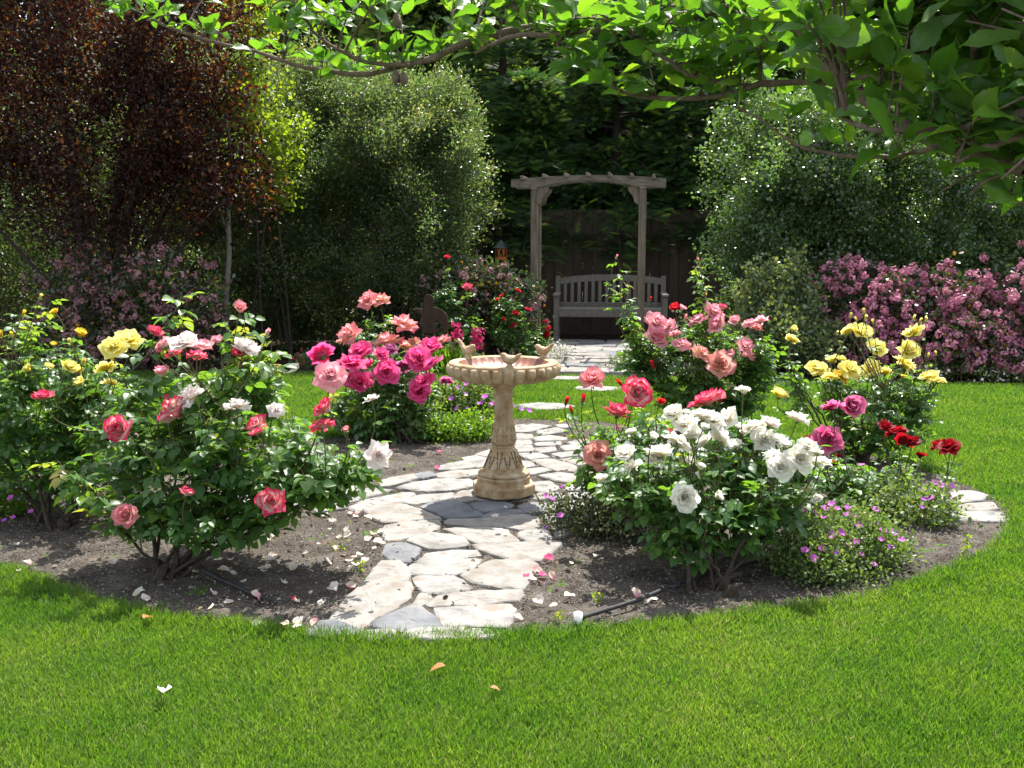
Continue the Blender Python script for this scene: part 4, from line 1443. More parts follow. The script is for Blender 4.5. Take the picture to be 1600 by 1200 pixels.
# far trees
for (px, py, rx, ry, Y, mat, lb) in [
    (560, 20, 150, 130, 21, 'fol_far', "distant mid green tree showing above the olive shrub"),
    (680, 60, 110, 120, 20, 'fol_far', "distant green tree in the gap before the redwoods"),
    (440, 60, 130, 110, 23, 'fol_farbrown', "distant brownish green tree above the lime leaved tree"),
    (830, 10, 180, 150, 25, 'fol_far', "distant green tree far behind the redwoods over the arbor"),
    (1100, 20, 200, 160, 24, 'fol_far', "distant green tree behind the overhanging branch"),
    (1380, 60, 220, 180, 22, 'fol_far', "distant green tree behind the broad glossy shrub"),
    (1640, 80, 240, 200, 21, 'fol_far', "distant green tree at the end of the glossy shrub"),
    (200, 20, 240, 160, 20, 'fol_far', "distant green tree behind the plum tree"),
    (-80, 100, 200, 220, 19, 'fol_far', "distant green tree beyond the outer side of the plum tree"),
]:
    b = P(px, 376, Y) * [1, 1, 0]
    sd = int(px * 7 + py) % 997
    shrub("broadleaf_tree", lb, "tree", b, [ell(px, py, rx, ry, Y, 2.0), ell(px - rx * 0.5, py + ry * 0.9, rx * 0.8, ry * 0.9, Y, 1.6), ell(px + rx * 0.5, py + ry * 0.8, rx * 0.8, ry * 0.9, Y, 1.6), ell(px, py + ry * 1.5, rx, ry, Y, 1.6), ell(px, py - ry, rx, ry * 0.9, Y, 1.6)],
          560, 46, 0.2, rleaf, 0.13, mat, sd, "distant trees beyond the fence", rnd_c=0.5, jit=0.5, r0=0.12, front=0.7)


for px, lb in [(620, "dark evergreen beyond the fence behind the olive shrub"), (880, "dark evergreen beyond the fence filling the gap over the arbor"), (1080, "dark evergreen beyond the fence filling the gap beside the glossy shrub"), (1330, "dark evergreen beyond the fence behind the glossy shrub"), (330, "dark evergreen beyond the fence behind the lime leaved tree"), (80, "dark evergreen beyond the fence behind the plum tree")]:
    shrub("evergreen_tree", lb, "tree", P(px, 376, 20.5) * [1, 1, 0], [ell(px, 330, 150, 110, 20.5, 1.0), ell(px - 40, 230, 120, 100, 20.5, 1.0)] + ([ell(px + 50, 120, 120, 120, 20.8, 1.0)] if px > 800 else []),
          420, 50, 0.2, rleaf, 0.14, 'fol_redwood', 300 + px, "dark evergreens beyond the fence", rnd_c=0.4, jit=0.4, r0=0.1, front=0.8, lump=0.25)


def blossoms(t, ells, r, n, per, spread, size, mat, lo=0.8, front=0.85, zmin=0.12, lump=0.16, cull=None):
    c, nn = in_ells(n, ells, r, lo, front, lump, zmin)
    mb = MB()
    m = len(c)
    cc = np.repeat(c, per, 0)
    off = nrm(r.normal(size=(m * per, 3))) * spread * r.uniform(0.5, 1.0, (m * per, 1))
    ax = nrm(off + np.repeat(nn, per, 0) * spread * 0.6 + r.normal(size=off.shape) * spread * 0.3)
    F = frames(np.cross(ax, r.normal(size=ax.shape)), ax, size * r.uniform(0.75, 1.25, m * per))
    rn = np.clip(np.repeat(r.random(m), per) * 0.6 + r.random(m * per) * 0.4, 0, 1)
    mb.inst(flw, F, cc + off + np.repeat(nn, per, 0) * spread, rnd=rn)
    o = mb.build("blossoms", [M_[mat]], t)
    o['kind'] = 'stuff'


# pink hawthorns
for (els, lb, sd, mat, nbl, base) in [
    ([ell(1330, 480, 65, 70, 10.6, 0.5), ell(1400, 500, 60, 75, 10.5, 0.5), ell(1370, 540, 90, 50, 10.4, 0.5)], "pink hawthorn shrub in full bloom beside the grey green shrub", 71, 'blossom_pink', 340, (1365, 590, 10.5)),
    ([ell(1500, 500, 60, 80, 10.2, 0.5), ell(1460, 545, 55, 60, 10.1, 0.45), ell(1530, 560, 60, 50, 10.0, 0.45)], "pink hawthorn shrub in full bloom behind the white daisies", 72, 'blossom_pink', 360, (1500, 590, 10.1)),
    ([ell(1610, 500, 65, 95, 10.2, 0.55), ell(1650, 540, 80, 60, 10.1, 0.5)], "pink hawthorn shrub in full bloom cut off by the picture's edge", 73, 'blossom_pink', 300, (1620, 590, 10.2)),
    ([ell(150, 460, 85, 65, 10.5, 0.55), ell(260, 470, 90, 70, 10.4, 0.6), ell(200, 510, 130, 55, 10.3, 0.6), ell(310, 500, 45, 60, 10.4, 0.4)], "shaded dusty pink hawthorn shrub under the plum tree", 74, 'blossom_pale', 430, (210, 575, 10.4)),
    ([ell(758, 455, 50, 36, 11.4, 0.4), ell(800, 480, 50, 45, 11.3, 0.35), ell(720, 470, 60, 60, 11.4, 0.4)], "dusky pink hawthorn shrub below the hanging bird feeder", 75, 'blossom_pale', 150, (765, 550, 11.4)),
]:
    b = P(base[0], 376, base[2]) * [1, 1, 0]
    t, e, r = shrub("hawthorn_shrub", lb, "shrub", b, els, 220, 26, 0.06, rleaf, 0.045, 'fol_haw', sd, "pink flowering hawthorn shrubs", rnd_c=0.42, jit=0.5, lump=0.2, front=0.75)
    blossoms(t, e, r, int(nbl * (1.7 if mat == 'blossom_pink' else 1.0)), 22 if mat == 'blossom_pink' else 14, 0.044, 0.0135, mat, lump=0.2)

# grey-green shrub beside hawthorns
shrub("grey_green_shrub", "grey green bushy shrub between the coral roses and the pink hawthorn", "shrub", (P(1215, 376, 10.3)[0], 10.3, 0),
      [ell(1205, 520, 62, 58, 10.3, 0.4), ell(1185, 450, 18, 40, 10.4, 0.15), ell(1240, 435, 12, 42, 10.4, 0.12), ell(1220, 455, 14, 36, 10.3, 0.12), ell(1165, 480, 14, 34, 10.3, 0.12), ell(1262, 480, 16, 38, 10.3, 0.15), ell(1262, 545, 42, 45, 10.2, 0.35)],
      360, 22, 0.065, rleaf, 0.042, 'fol_grey', 81, rnd_c=0.5, jit=0.6, lump=0.3, r0=0.012, lo=0.3)

# daisies along the lawn edge
DB = P(1500, 376, 9.75) * [1, 1, 0]
t, e, r = shrub("daisy_mound", "low mound of small white daisies along the back lawn edge", "plant", DB, [ell(1440, 580, 40, 14, 9.75, 0.25), ell(1520, 585, 60, 12, 9.7, 0.25), ell(1590, 590, 40, 12, 9.7, 0.25)],
                200, 12, 0.04, sleaf, 0.035, 'fol_mound', 82, r0=0.004, nbr=10)
blossoms(t, e, r, 150, 1, 0.015, 0.014, 'daisy', zmin=0.02)

# ------------------------------------------------------------------ overhanging tree (althea) close to the camera
HIBP = [[(0, .03), (.10, .12), (.2, .22), (.26, .21), (.36, .28), (.41, .25), (.5, .27), (.54, .22), (.64, .20), (.68, .15), (.78, .13), (.83, .08), (1, .005)],
        [(0, .03), (.12, .11), (.24, .19), (.30, .18), (.42, .24), (.47, .20), (.58, .20), (.63, .15), (.75, .13), (.80, .09), (1, .005)],
        [(0, .03), (.12, .16), (.24, .25), (.30, .24), (.42, .27), (.47, .24), (.6, .22), (.65, .17), (.77, .14), (.82, .09), (1, .005)]]
HIB = [leaf_tpl(HIBP[0], 0.3, 0.22, 2, wave=0.035), leaf_tpl(HIBP[1], 0.5, 0.4, 2, wave=0.05), leaf_tpl(HIBP[2], 0.2, 0.05, 2, wave=0.04)]
ATB = np.array([1.95, 1.35, 0.0])
at = thing("althea_tree", ATB, "leafy althea tree reaching its bright green branches across the top of the view", "tree")
r = np.random.default_rng(91)
wood = MB()
leaves = [MB(), MB(), MB()]
BR = [
    ([(1560, -60, 1.7), (1400, -25, 1.9), (1210, 0, 2.1), (1140, 5, 2.15), (1050, 15, 2.2), (960, 28, 2.25), (850, 42, 2.35), (790, 52, 2.4), (720, 72, 2.45), (680, 92, 2.5), (630, 104, 2.5), (572, 120, 2.55), (520, 116, 2.6), (462, 105, 2.6), (400, 86, 2.65), (337, 72, 2.7), (262, 48, 2.7), (225, 30, 2.75), (182, 13, 2.75), (140, -10, 2.8)], 0.0125, 0.0025),
    ([(640, 103, 2.5), (575, 101, 2.48), (525, 80, 2.45), (490, 55, 2.45), (465, 20, 2.4), (455, -20, 2.4)], 0.006, 0.002),
    ([(1150, 10, 2.15), (1080, 28, 2.1), (1000, 32, 2.15), (950, 50, 2.2), (870, 56, 2.25), (800, 60, 2.3), (745, 85, 2.4)], 0.011, 0.004),
    ([(860, 38, 2.3), (800, 10, 2.3), (770, -20, 2.3)], 0.006, 0.003),
    ([(1440, 95, 1.75), (1360, 118, 1.85), (1270, 126, 1.95), (1190, 130, 2.0), (1130, 147, 2.05), (1040, 153, 2.1), (985, 148, 2.1), (930, 125, 2.15), (890, 98, 2.2), (865, 72, 2.25)], 0.008, 0.002),
    ([(1050, 30, 2.1), (1000, 55, 2.0), (1040, 85, 2.0), (1080, 112, 2.0), (1140, 125, 2.0), (1200, 128, 2.0)], 0.005, 0.003),
    ([(1190, -40, 1.7), (1225, 5, 1.68), (1252, 42, 1.65), (1283, 76, 1.62), (1303, 108, 1.6), (1338, 138, 1.58), (1372, 156, 1.55), (1400, 178, 1.5), (1480, 215, 1.45), (1620, 260, 1.4)], 0.013, 0.010),
    ([(1283, 76, 1.62), (1316, 47, 1.6), (1360, 25, 1.58), (1412, 0, 1.55), (1480, -40, 1.5)], 0.009, 0.008),
    ([(1520, -40, 1.5), (1500, 0, 1.5), (1470, 42, 1.52), (1432, 90, 1.55), (1392, 135, 1.57)], 0.010, 0.006),
    ([(1760, 110, 1.15), (1680, 150, 1.2), (1600, 180, 1.25), (1545, 197, 1.28), (1490, 205, 1.3), (1430, 208, 1.32), (1370, 200, 1.35), (1325, 183, 1.4)], 0.009, 0.003),
    ([(1720, 215, 1.5), (1600, 222, 1.55), (1480, 222, 1.65), (1430, 232, 1.75), (1380, 243, 1.8), (1310, 240, 1.85), (1250, 224, 1.9), (1195, 188, 1.95), (1150, 165, 2.0)], 0.006, 0.002),
    ([(1760, 160, 1.2), (1620, 200, 1.25), (1545, 225, 1.27), (1490, 246, 1.3)], 0.007, 0.003),
    ([(1700, -80, 1.3), (1600, -20, 1.35), (1530, 60, 1.4), (1525, 110, 1.45), (1515, 150, 1.5)], 0.008, 0.004),
    ([(1760, 40, 1.3), (1660, 60, 1.35), (1560, 30, 1.45), (1480, 10, 1.55), (1400, -10, 1.7)], 0.009, 0.004),
]
PTS = []
PD = []
for pl, ra, rb in BR:
    p = spline([P(*q) for q in pl], 60)
    p = p + np.cumsum(r.normal(size=p.shape), 0) * 0.0009
    rr_ = np.linspace(ra, rb, len(p)) * (1 + 0.18 * np.sin(np.arange(len(p)) * 1.9) * (r.random(len(p)) > 0.6))
    tube(wood, p, rr_, 9)
    PTS.append(p)
# trunk and limbs beyond the picture's edge
tube(wood, spline([ATB, (1.9, 1.37, 0.6), (1.8, 1.4, 1.15), (1.7, 1.42, 1.6), (1.6, 1.45, 2.1)], 24), np.linspace(0.07, 0.035, 25), 10)
limb_pool = spline([(1.8, 1.4, 1.15), (1.7, 1.42, 1.6), (1.6, 1.45, 2.1)], 16)
LIMBS = []
ends = sorted([(PTS[q][0], b_) for q, b_ in ((0, .012), (4, .007), (6, .010), (8, .008), (9, .008), (10, .006), (11, .006), (12, .008), (13, .008))] + [(PTS[6][-1], .008), (PTS[7][-1], .008)],
              key=lambda q: np.linalg.norm(q[0] - limb_pool[8]))
for e, rr0 in ends:
    d_ = np.linalg.norm(limb_pool - e, axis=1) + 0.5 * np.maximum(0, limb_pool[:, 2] - e[2])
    s_ = limb_pool[np.argmin(d_)]
    L_ = np.linalg.norm(e - s_)
    m_ = (s_ + e) / 2 + r.normal(size=3) * 0.10 * L_ + np.array([0, 0, 0.08 * L_])
    p_ = bez(s_, m_, e, 14)
    p_[1:-1] += np.cumsum(r.normal(size=(12, 3)), 0) * 0.004
    tube(wood, p_, np.linspace(rr0 * 1.5, rr0, 14), 8)
    limb_pool = np.concatenate([limb_pool, p_[2:]])
    LIMBS.append(p_)
allp = np.concatenate(PTS)


def hib_cluster(c, n, size, spread=1.0, upb=0.55):
    a0 = r.uniform(0, 6.28)
    for k in range(n):
        a = a0 + k * 2.4
        d = np.array([math.cos(a), math.sin(a), r.uniform(-0.25, 1.3) * upb * 1.8])
        up = np.array([0, 0, 0.8]) + r.normal(size=3) * 0.7 - 0.3 * d
        s_ = size * r.uniform(0.55, 1.2)
        q = int(r.integers(3))
        pet = nrm(d) * s_ * 0.22
        tube(wood, [c, c + pet], [0.0012, 0.0009], 4, mat=1)
        leaves[q].inst(HIB[q], frames(d[None], up[None], np.array([s_])), (c + pet)[None], rnd=np.array([np.clip(r.normal(0.5, 0.25), 0, 1)]))


# leaf clusters along the limbs beyond the picture's edge
for p_ in LIMBS:
    for k in range(2, len(p_)):
        for _ in range(2):
            c = p_[k] + r.normal(size=3) * 0.07 + np.array([0, 0, 0.05])
            tube(wood, bez(p_[k], (p_[k] + c) / 2 + np.array([0, 0, 0.02]), c, 4), np.linspace(0.003, 0.0014, 4), 4)
            if c[0] > 0.62 * c[1] - 0.08:
                hib_cluster(c, 4, 0.065)
# leaf clusters along branches
for (pl, ra, rb), p, dens in zip(BR, PTS, [40, 10, 10, 5, 24, 10, 12, 12, 12, 14, 10, 10, 14, 14]):
    ks = np.sort(r.choice(np.arange(3, len(p)), size=min(dens, len(p) - 4), replace=False))
    for k in ks:
        px_est = p[k][0]
        c = p[k] + np.array([r.normal() * 0.012, r.normal() * 0.012, abs(r.normal()) * 0.03])
        tube(wood, bez(p[k], (p[k] + c) / 2 + np.array([0, 0, 0.006]), c, 4), np.linspace(0.002, 0.0014, 4), 4)
        hib_cluster(c, int(r.integers(4, 7)), r.uniform(0.045, 0.07))
    hib_cluster(p[-1], 4, 0.05)


def region(n, x0, x1, y0, y1, Y0, Y1, size, cond=None):
    for _ in range(n):
        px, py = r.uniform(x0, x1), r.uniform(y0, y1)
        if cond and not cond(px, py):
            continue
        Y = r.uniform(Y0, Y1)
        c = P(px, py, Y)
        j = np.argmin(((allp - c) ** 2).sum(1))
        s_ = allp[j]
        tube(wood, bez(s_, (s_ + c) / 2 + np.array([0, 0, 0.03]), c, 6), np.linspace(0.0032, 0.0014, 6), 4)
        mm = bez(s_, (s_ + c) / 2 + np.array([0, 0, 0.03]), c, 6)[3]
        if np.linalg.norm(c - s_) > 0.08:
            hib_cluster(mm, 2, size)
        hib_cluster(c, int(r.integers(4, 7)), size)


low = lambda x, y: y < 20 + max(0, (x - 860)) * 0.32
region(50, 880, 1200, -30, 140, 1.9, 2.35, 0.068, low)
region(105, 1150, 1620, -40, 190, 1.5, 2.1, 0.068, lambda x, y: y < 60 + (x - 1150) * 0.32)
region(22, 1250, 1620, -30, 200, 1.25, 1.5, 0.07, lambda x, y: y < 90 + (x - 1250) * 0.32)
region(16, 1400, 1640, 150, 250, 1.3, 1.6, 0.065)
region(12, 560, 900, -40, 60, 2.2, 2.6, 0.075, lambda x, y: y < 75)
region(10, 420, 560, -30, 60, 2.35, 2.6, 0.06)
region(4, 150, 420, -30, 20, 2.6, 2.8, 0.06)
region(3, 1560, 1610, 300, 330, 1.5, 1.6, 0.06)
region(85, 1250, 2000, -420, -90, 1.2, 2.0, 0.08)  # upper leaves out of view, added to shade the foliage below them
wood.build("branch", [M_['bark_brown'], M_['stem']], at)
lm = MB()
for q in leaves:
    V, TC, Q, T, qm, tm, qr, tr = q.arrays()
    lm.add(V, Q, tc=TC, rnd=qr)
lm.build("foliage", [M_['hib']], at)
# dry seed pods
for px, py, Y in [(619, 33, 2.45), (1372, 62, 1.55), (618, 122, 2.5), (630, 124, 2.5)]:
    mb = MB()
    c = P(px, py, Y)
    lathe(mb, [(0.001, -0.016), (0.008, -0.010), (0.010, 0.0), (0.007, 0.012), (0.001, 0.02)], 8, c, fr=lambda th, k: 1 + 0.2 * np.cos(th * 5))
    j = np.argmin(((allp - c) ** 2).sum(1))
    tube(mb, [allp[j], (allp[j] + c) / 2, c], [0.0015, 0.0015, 0.0015], 4)
    mb.build("seed_pod", [M_['bark_brown']], at)


# ------------------------------------------------------------------ roses
def rose_bush(label, base_px, blobs, blooms, seed, leaf='rose_leaf', dens=1.0, lsize=0.060, group="rose bushes in the round bed", stump=False, bd=0.12, ncane=3, name="rose_bush", stemlen=0.26, base=None, sidestems=()):
    """blobs: (px,py,rx,ry,Y,rd) foliage volumes; blooms: (px,py,size_px,kind,colour[,tilt x, tilt y])"""
    r = np.random.default_rng(seed)
    b = G(*base_px) if base is None else np.asarray(base, float)
    t = thing(name, b, label, "rose bush", group)
    ells = [ell(*q) for q in blobs]
    wood = MB()
    pool = []
    if stump:
        for k in range(3):
            o = b + np.array([r.normal() * 0.03, r.normal() * 0.03, 0])
            tube(wood, bez(o - [0, 0, 0.02], o + [0, 0, 0.05], o + np.array([r.normal() * 0.06, r.normal() * 0.04, 0.07]), 6), np.array([0.03, 0.028, 0.024, 0.026, 0.016, 0.006]) * r.uniform(0.7, 1.1), 8)
    for c, R in ells:
        for k in range(ncane if len(ells) < 6 else 2):
            e = c + r.normal(size=3) * R * np.array([0.5, 0.4, 0.45])
            o = b + np.array([r.normal() * 0.05, r.normal() * 0.04, 0.0])
            m = o + (e - o) * 0.4 + np.array([(e - o)[0] * 0.25, (e - o)[1] * 0.2, 0.12 * (e - o)[2]]) + r.normal(size=3) * 0.02
            p = bez(o, m, e, 12)
            p[1:-1] += r.normal(size=(10, 3)) * 0.006
            r0 = r.uniform(0.006, 0.011) if stump else r.uniform(0.006, 0.010)
            tube(wood, p, np.linspace(r0, 0.0035, 12), 7)
            pool.append(p[3:])
    pool = np.concatenate(pool)
    C_, D_, U_, S_, RN_, K_ = [], [], [], [], [], []
    CLR = []

    def put_leaf(p, d, s, rn):
        C_.append(p)
        D_.append(d)
        U_.append(np.array([0, 0, 1.0]) + r.normal(size=3) * 0.38)
        S_.append(s)
        RN_.append(rn)
        K_.append(int(r.integers(len(COMP))))

    def twig(s, e, r0, nl, lo, mat, tip=True, young=0.0):
        m = (s + e) / 2 + np.array([(e - s)[0] * 0.15, (e - s)[1] * 0.15, -0.03]) + r.normal(size=3) * 0.012
        p = bez(s, m, e, 7)
        tube(wood, p, np.linspace(r0, r0 * 0.5, 7), 5, mat)
        a = r.uniform(0, 6.28)
        for q in range(nl):
            f = lo + (1 - lo) * (q + r.random() * 0.5) / max(1, nl) * (1 if tip else 0.85)
            pp = bez(s, m, e, 30)[min(29, int(f * 29))]
            a += 2.4
            d = np.array([math.cos(a), math.sin(a), r.uniform(-0.55, 0.35)])
            put_leaf(pp, d, lsize * r.uniform(0.7, 1.2), np.clip(r.normal(0.42 + young, 0.2), 0, 1))

    tot = 0
    for c, R in ells:
        nt_ = int(dens * 230 * (R[0] * R[2] + 0.5 * R[1] * (R[0] + R[2])) / 0.35) + 4
        tot += nt_
        d = nrm(r.normal(size=(nt_, 3)))
        e = c + d * R * (0.45 + 0.58 * r.random((nt_, 1)) ** 0.6)
        for q in range(nt_):
            if e[q][2] < b[2] + 0.10:
                continue
            w_ = pool - (e[q] - np.array([0, 0, 0.10]))
            s = pool[np.argmin((w_ ** 2).sum(1))]
            twig(s, e[q], 0.0028, int(r.integers(3, 6)), 0.25, 1)
    for B in blooms:
        px, py, sz, kind, col = B[:5]
        k0 = np.argmin([abs(px - q[0]) / q[2] + 0.6 * abs(py - q[1]) / q[3] for q in blobs])
        c, R = ells[k0]
        Yb = blobs[k0][4] + r.uniform(-1.1, -0.3) * R[1] * (1.0 if len(B) < 7 else 0.0) - (R[1] * 0.9 if len(B) >= 7 else 0)
        pos = P(px, py, Yb)
        rr_ = sz * mpp(Yb) / 2 * {'o': 1.1, 'r': 1.1, 'h': 1.26, 'b': 2.5}[kind]
        if len(B) >= 7:
            ax = np.array([B[5], -0.8, B[6]])
        else:
            ax = np.array([r.normal() * 0.5, -0.18 + r.normal() * 0.5, 1.0 if kind != 'b' else 1.6])
        ax = ax / np.linalg.norm(ax)
        hb = pos - ax * rr_ * 0.42
        CLR.append((hb + np.array([0, -1.2 * rr_, 0.5 * rr_]), 1.95 * rr_))
        me = bloom_mesh(kind, col, int(r.integers(9)))
        place("rose_bud" if kind == 'b' else "rose_bloom", me, t, hb, frame1(ax, r.uniform(0, 6.28), rr_))
        tgt = hb + np.array([(c[0] - hb[0]) * 0.35, (c[1] - hb[1]) * 0.5, -stemlen * r.uniform(0.8, 1.3)])
        s = pool[np.argmin(((pool - tgt) ** 2).sum(1))]
        m = hb - ax * np.linalg.norm(hb - s) * 0.45
        p = bez(s, m, hb + ax * rr_ * 0.05, 9)
        tube(wood, p, np.linspace(0.0034, 0.0022, 9), 6, 1)
        a = r.uniform(0, 6.28)
        L_ = np.linalg.norm(hb - s)
        for q in range(int(2 + L_ * 12)):
            f = r.uniform(0.1, 0.78)
            pp = bez(s, m, hb, 30)[int(f * 29)]
            a += 2.4
            put_leaf(pp, np.array([math.cos(a), math.sin(a), r.uniform(-0.3, 0.5)]), lsize * r.uniform(0.6, 1.05) * (1.1 - 0.4 * f), np.clip(r.normal(0.5 + 0.25 * f, 0.2), 0, 1))
    # bare upright shoots
    for px, py, Y in sidestems:
        e = P(px, py, Y)
        s = pool[np.argmin(((pool - (e - [0, 0, 0.3])) ** 2).sum(1))]
        twig(s, e, 0.0036, 18, 0.3, 1, young=0.3)
    wood.build("stem", [M_['cane'], M_['stem']], t)
    fm = MB()
    C_, D_, U_, S_, RN_, K_ = map(np.array, (C_, D_, U_, S_, RN_, K_))
    keep = np.ones(len(C_), bool)
    for q, rad_ in CLR:
        keep &= ((C_ + nrm(D_) * S_[:, None] * 0.5 - q) ** 2).sum(1) > rad_ ** 2
    for k in range(len(COMP)):
        i = (K_ == k) & keep
        if i.any():
            fm.inst(COMP[k], frames(D_[i], U_[i], S_[i]), C_[i], rnd=RN_[i])
    fm.build("foliage", [M_[leaf]], t)
    return t


# front bush, pink and white
rose_bush("large bush of red edged cream and pink roses on the soil in front", (265, 902), [
    (300, 640, 120, 70, 4.25, 0.34), (270, 730, 130, 70, 4.05, 0.34), (400, 690, 110, 70, 4.05, 0.32), (470, 730, 95, 65, 3.95, 0.26), (325, 785, 115, 45, 3.9, 0.24), (340, 590, 90, 45, 4.35, 0.28), (540, 735, 45, 30, 3.95, 0.15)],
    [(186, 670, 50, 'o', 'bicolor', -0.25, 0.5), (67, 619, 33, 'o', 'redpink'), (243, 518, 25, 'o', 'redpink'), (255, 540, 32, 'o', 'pink'), (287, 534, 42, 'o', 'blush'), (273, 551, 32, 'r', 'redpink'),
     (314, 540, 36, 'o', 'pink'), (308, 555, 30, 'r', 'redpink'), (340, 532, 19, 'h', 'pink'), (386, 543, 42, 'r', 'blush'), (371, 551, 28, 'h', 'redpink'), (253, 582, 30, 'h', 'pink'), (296, 617, 45, 'r', 'blush'),
     (268, 634, 36, 'r', 'bicolor'), (261, 628, 14, 'b', 'redpink'), (262, 655, 40, 'o', 'bicolor'), (370, 632, 36, 'r', 'blush'), (347, 637, 11, 'b', 'pink'), (400, 663, 34, 'o', 'bicolor'), (375, 481, 20, 'h', 'coral'),
     (417, 523, 13, 'b', 'pink'), (432, 640, 24, 'r', 'blush'), (292, 770, 24, 'h', 'bicolor'), (425, 783, 44, 'o', 'bicolor', 0.1, 0.6), (196, 806, 40, 'o', 'coral', -0.1, 0.55), (508, 638, 38, 'h', 'redpink'), (503, 664, 34, 'r', 'redpink'),
     (517, 586, 46, 'o', 'pink', 0.2, 0.7), (592, 711, 40, 'r', 'blush', 0.5, 0.3), (580, 622, 22, 'r', 'blush'), (540, 672, 16, 'h', 'coral'), (400, 676, 22, 'r', 'redpink')],
    101, dens=0.66, lsize=0.068, stump=True, sidestems=[(375, 490, 4.3), (285, 455, 4.4), (350, 500, 4.4), (90, 720, 3.9), (150, 770, 3.8), (425, 530, 4.3)])
# yellow, left
rose_bush("bush of small yellow roses beside the big pink and white bush", (90, 826), [
    (60, 620, 100, 70, 4.9, 0.36), (150, 640, 90, 75, 4.9, 0.36), (40, 700, 90, 55, 4.8, 0.34), (150, 720, 80, 55, 4.75, 0.3), (-30, 650, 60, 80, 4.9, 0.3), (90, 560, 90, 40, 5.0, 0.3)],
    [(201, 530, 40, 'o', 'yellow'), (178, 541, 36, 'r', 'yellow'), (126, 522, 23, 'h', 'amber'), (109, 572, 30, 'o', 'yellow'), (123, 580, 18, 'h', 'amber'), (176, 559, 19, 'h', 'yellow'), (164, 573, 30, 'r', 'yellow'),
     (124, 598, 22, 'h', 'yellow'), (173, 597, 22, 'r', 'yellow'), (44, 577, 20, 'h', 'yellow'), (33, 566, 9, 'b', 'amber'), (77, 573, 16, 'h', 'yellow'), (130, 567, 9, 'b', 'amber'), (85, 488, 15, 'h', 'amber'), (63, 465, 8, 'b', 'yellow'),
     (36, 491, 9, 'b', 'amber'), (3, 524, 10, 'b', 'amber'), (19, 525, 9, 'b', 'amber'), (84, 538, 12, 'h', 'amber'), (110, 534, 8, 'b', 'yellow'), (-20, 560, 22, 'h', 'yellow'), (168, 647, 11, 'h', 'amber')],
    102, leaf='rose_leaf_dark', dens=0.75, lsize=0.055, stump=True, sidestems=[(80, 470, 5), (30, 490, 5), (110, 520, 5)])
# magenta
rose_bush("bush crowded with bright magenta roses behind the birdbath's path", (640, 695), [
    (600, 615, 80, 45, 6.8, 0.34), (640, 650, 60, 38, 6.8, 0.34), (560, 640, 60, 45, 6.8, 0.3), (610, 575, 70, 35, 6.85, 0.3)],
    [(503, 553, 40, 'o', 'magenta'), (562, 547, 36, 'o', 'magenta'), (549, 566, 40, 'r', 'magenta'), (562, 596, 40, 'o', 'magenta'), (604, 580, 36, 'o', 'magenta', 0.1, 0.4), (629, 572, 26, 'r', 'faded'), (597, 553, 26, 'r', 'magenta'),
     (610, 545, 22, 'r', 'faded'), (655, 560, 38, 'r', 'magenta'), (672, 541, 38, 'o', 'magenta'), (676, 566, 28, 'r', 'magenta'), (655, 611, 42, 'o', 'magenta', 0.1, 0.4), (662, 594, 34, 'r', 'magenta'), (697, 594, 20, 'r', 'faded'), (540, 590, 22, 'r', 'magenta'), (575, 570, 24, 'r', 'magenta')],
    103, leaf='rose_leaf_dark', dens=1.2, lsize=0.055)
rose_bush("bush of tall coral peach roses rising behind the magenta ones", (615, 672), [
    (600, 590, 60, 50, 7.4, 0.3), (590, 530, 35, 40, 7.4, 0.2), (640, 570, 50, 45, 7.4, 0.25)],
    [(574, 468, 28, 'r', 'coral'), (592, 468, 30, 'r', 'peach'), (545, 520, 36, 'r', 'coral'), (633, 504, 38, 'r', 'coral'), (605, 531, 42, 'r', 'coral'), (637, 543, 32, 'h', 'peach'), (690, 532, 26, 'r', 'coral'), (531, 535, 14, 'h', 'peach'), (646, 534, 20, 'r', 'peach')],
    104, dens=0.7, lsize=0.05, stemlen=0.3)
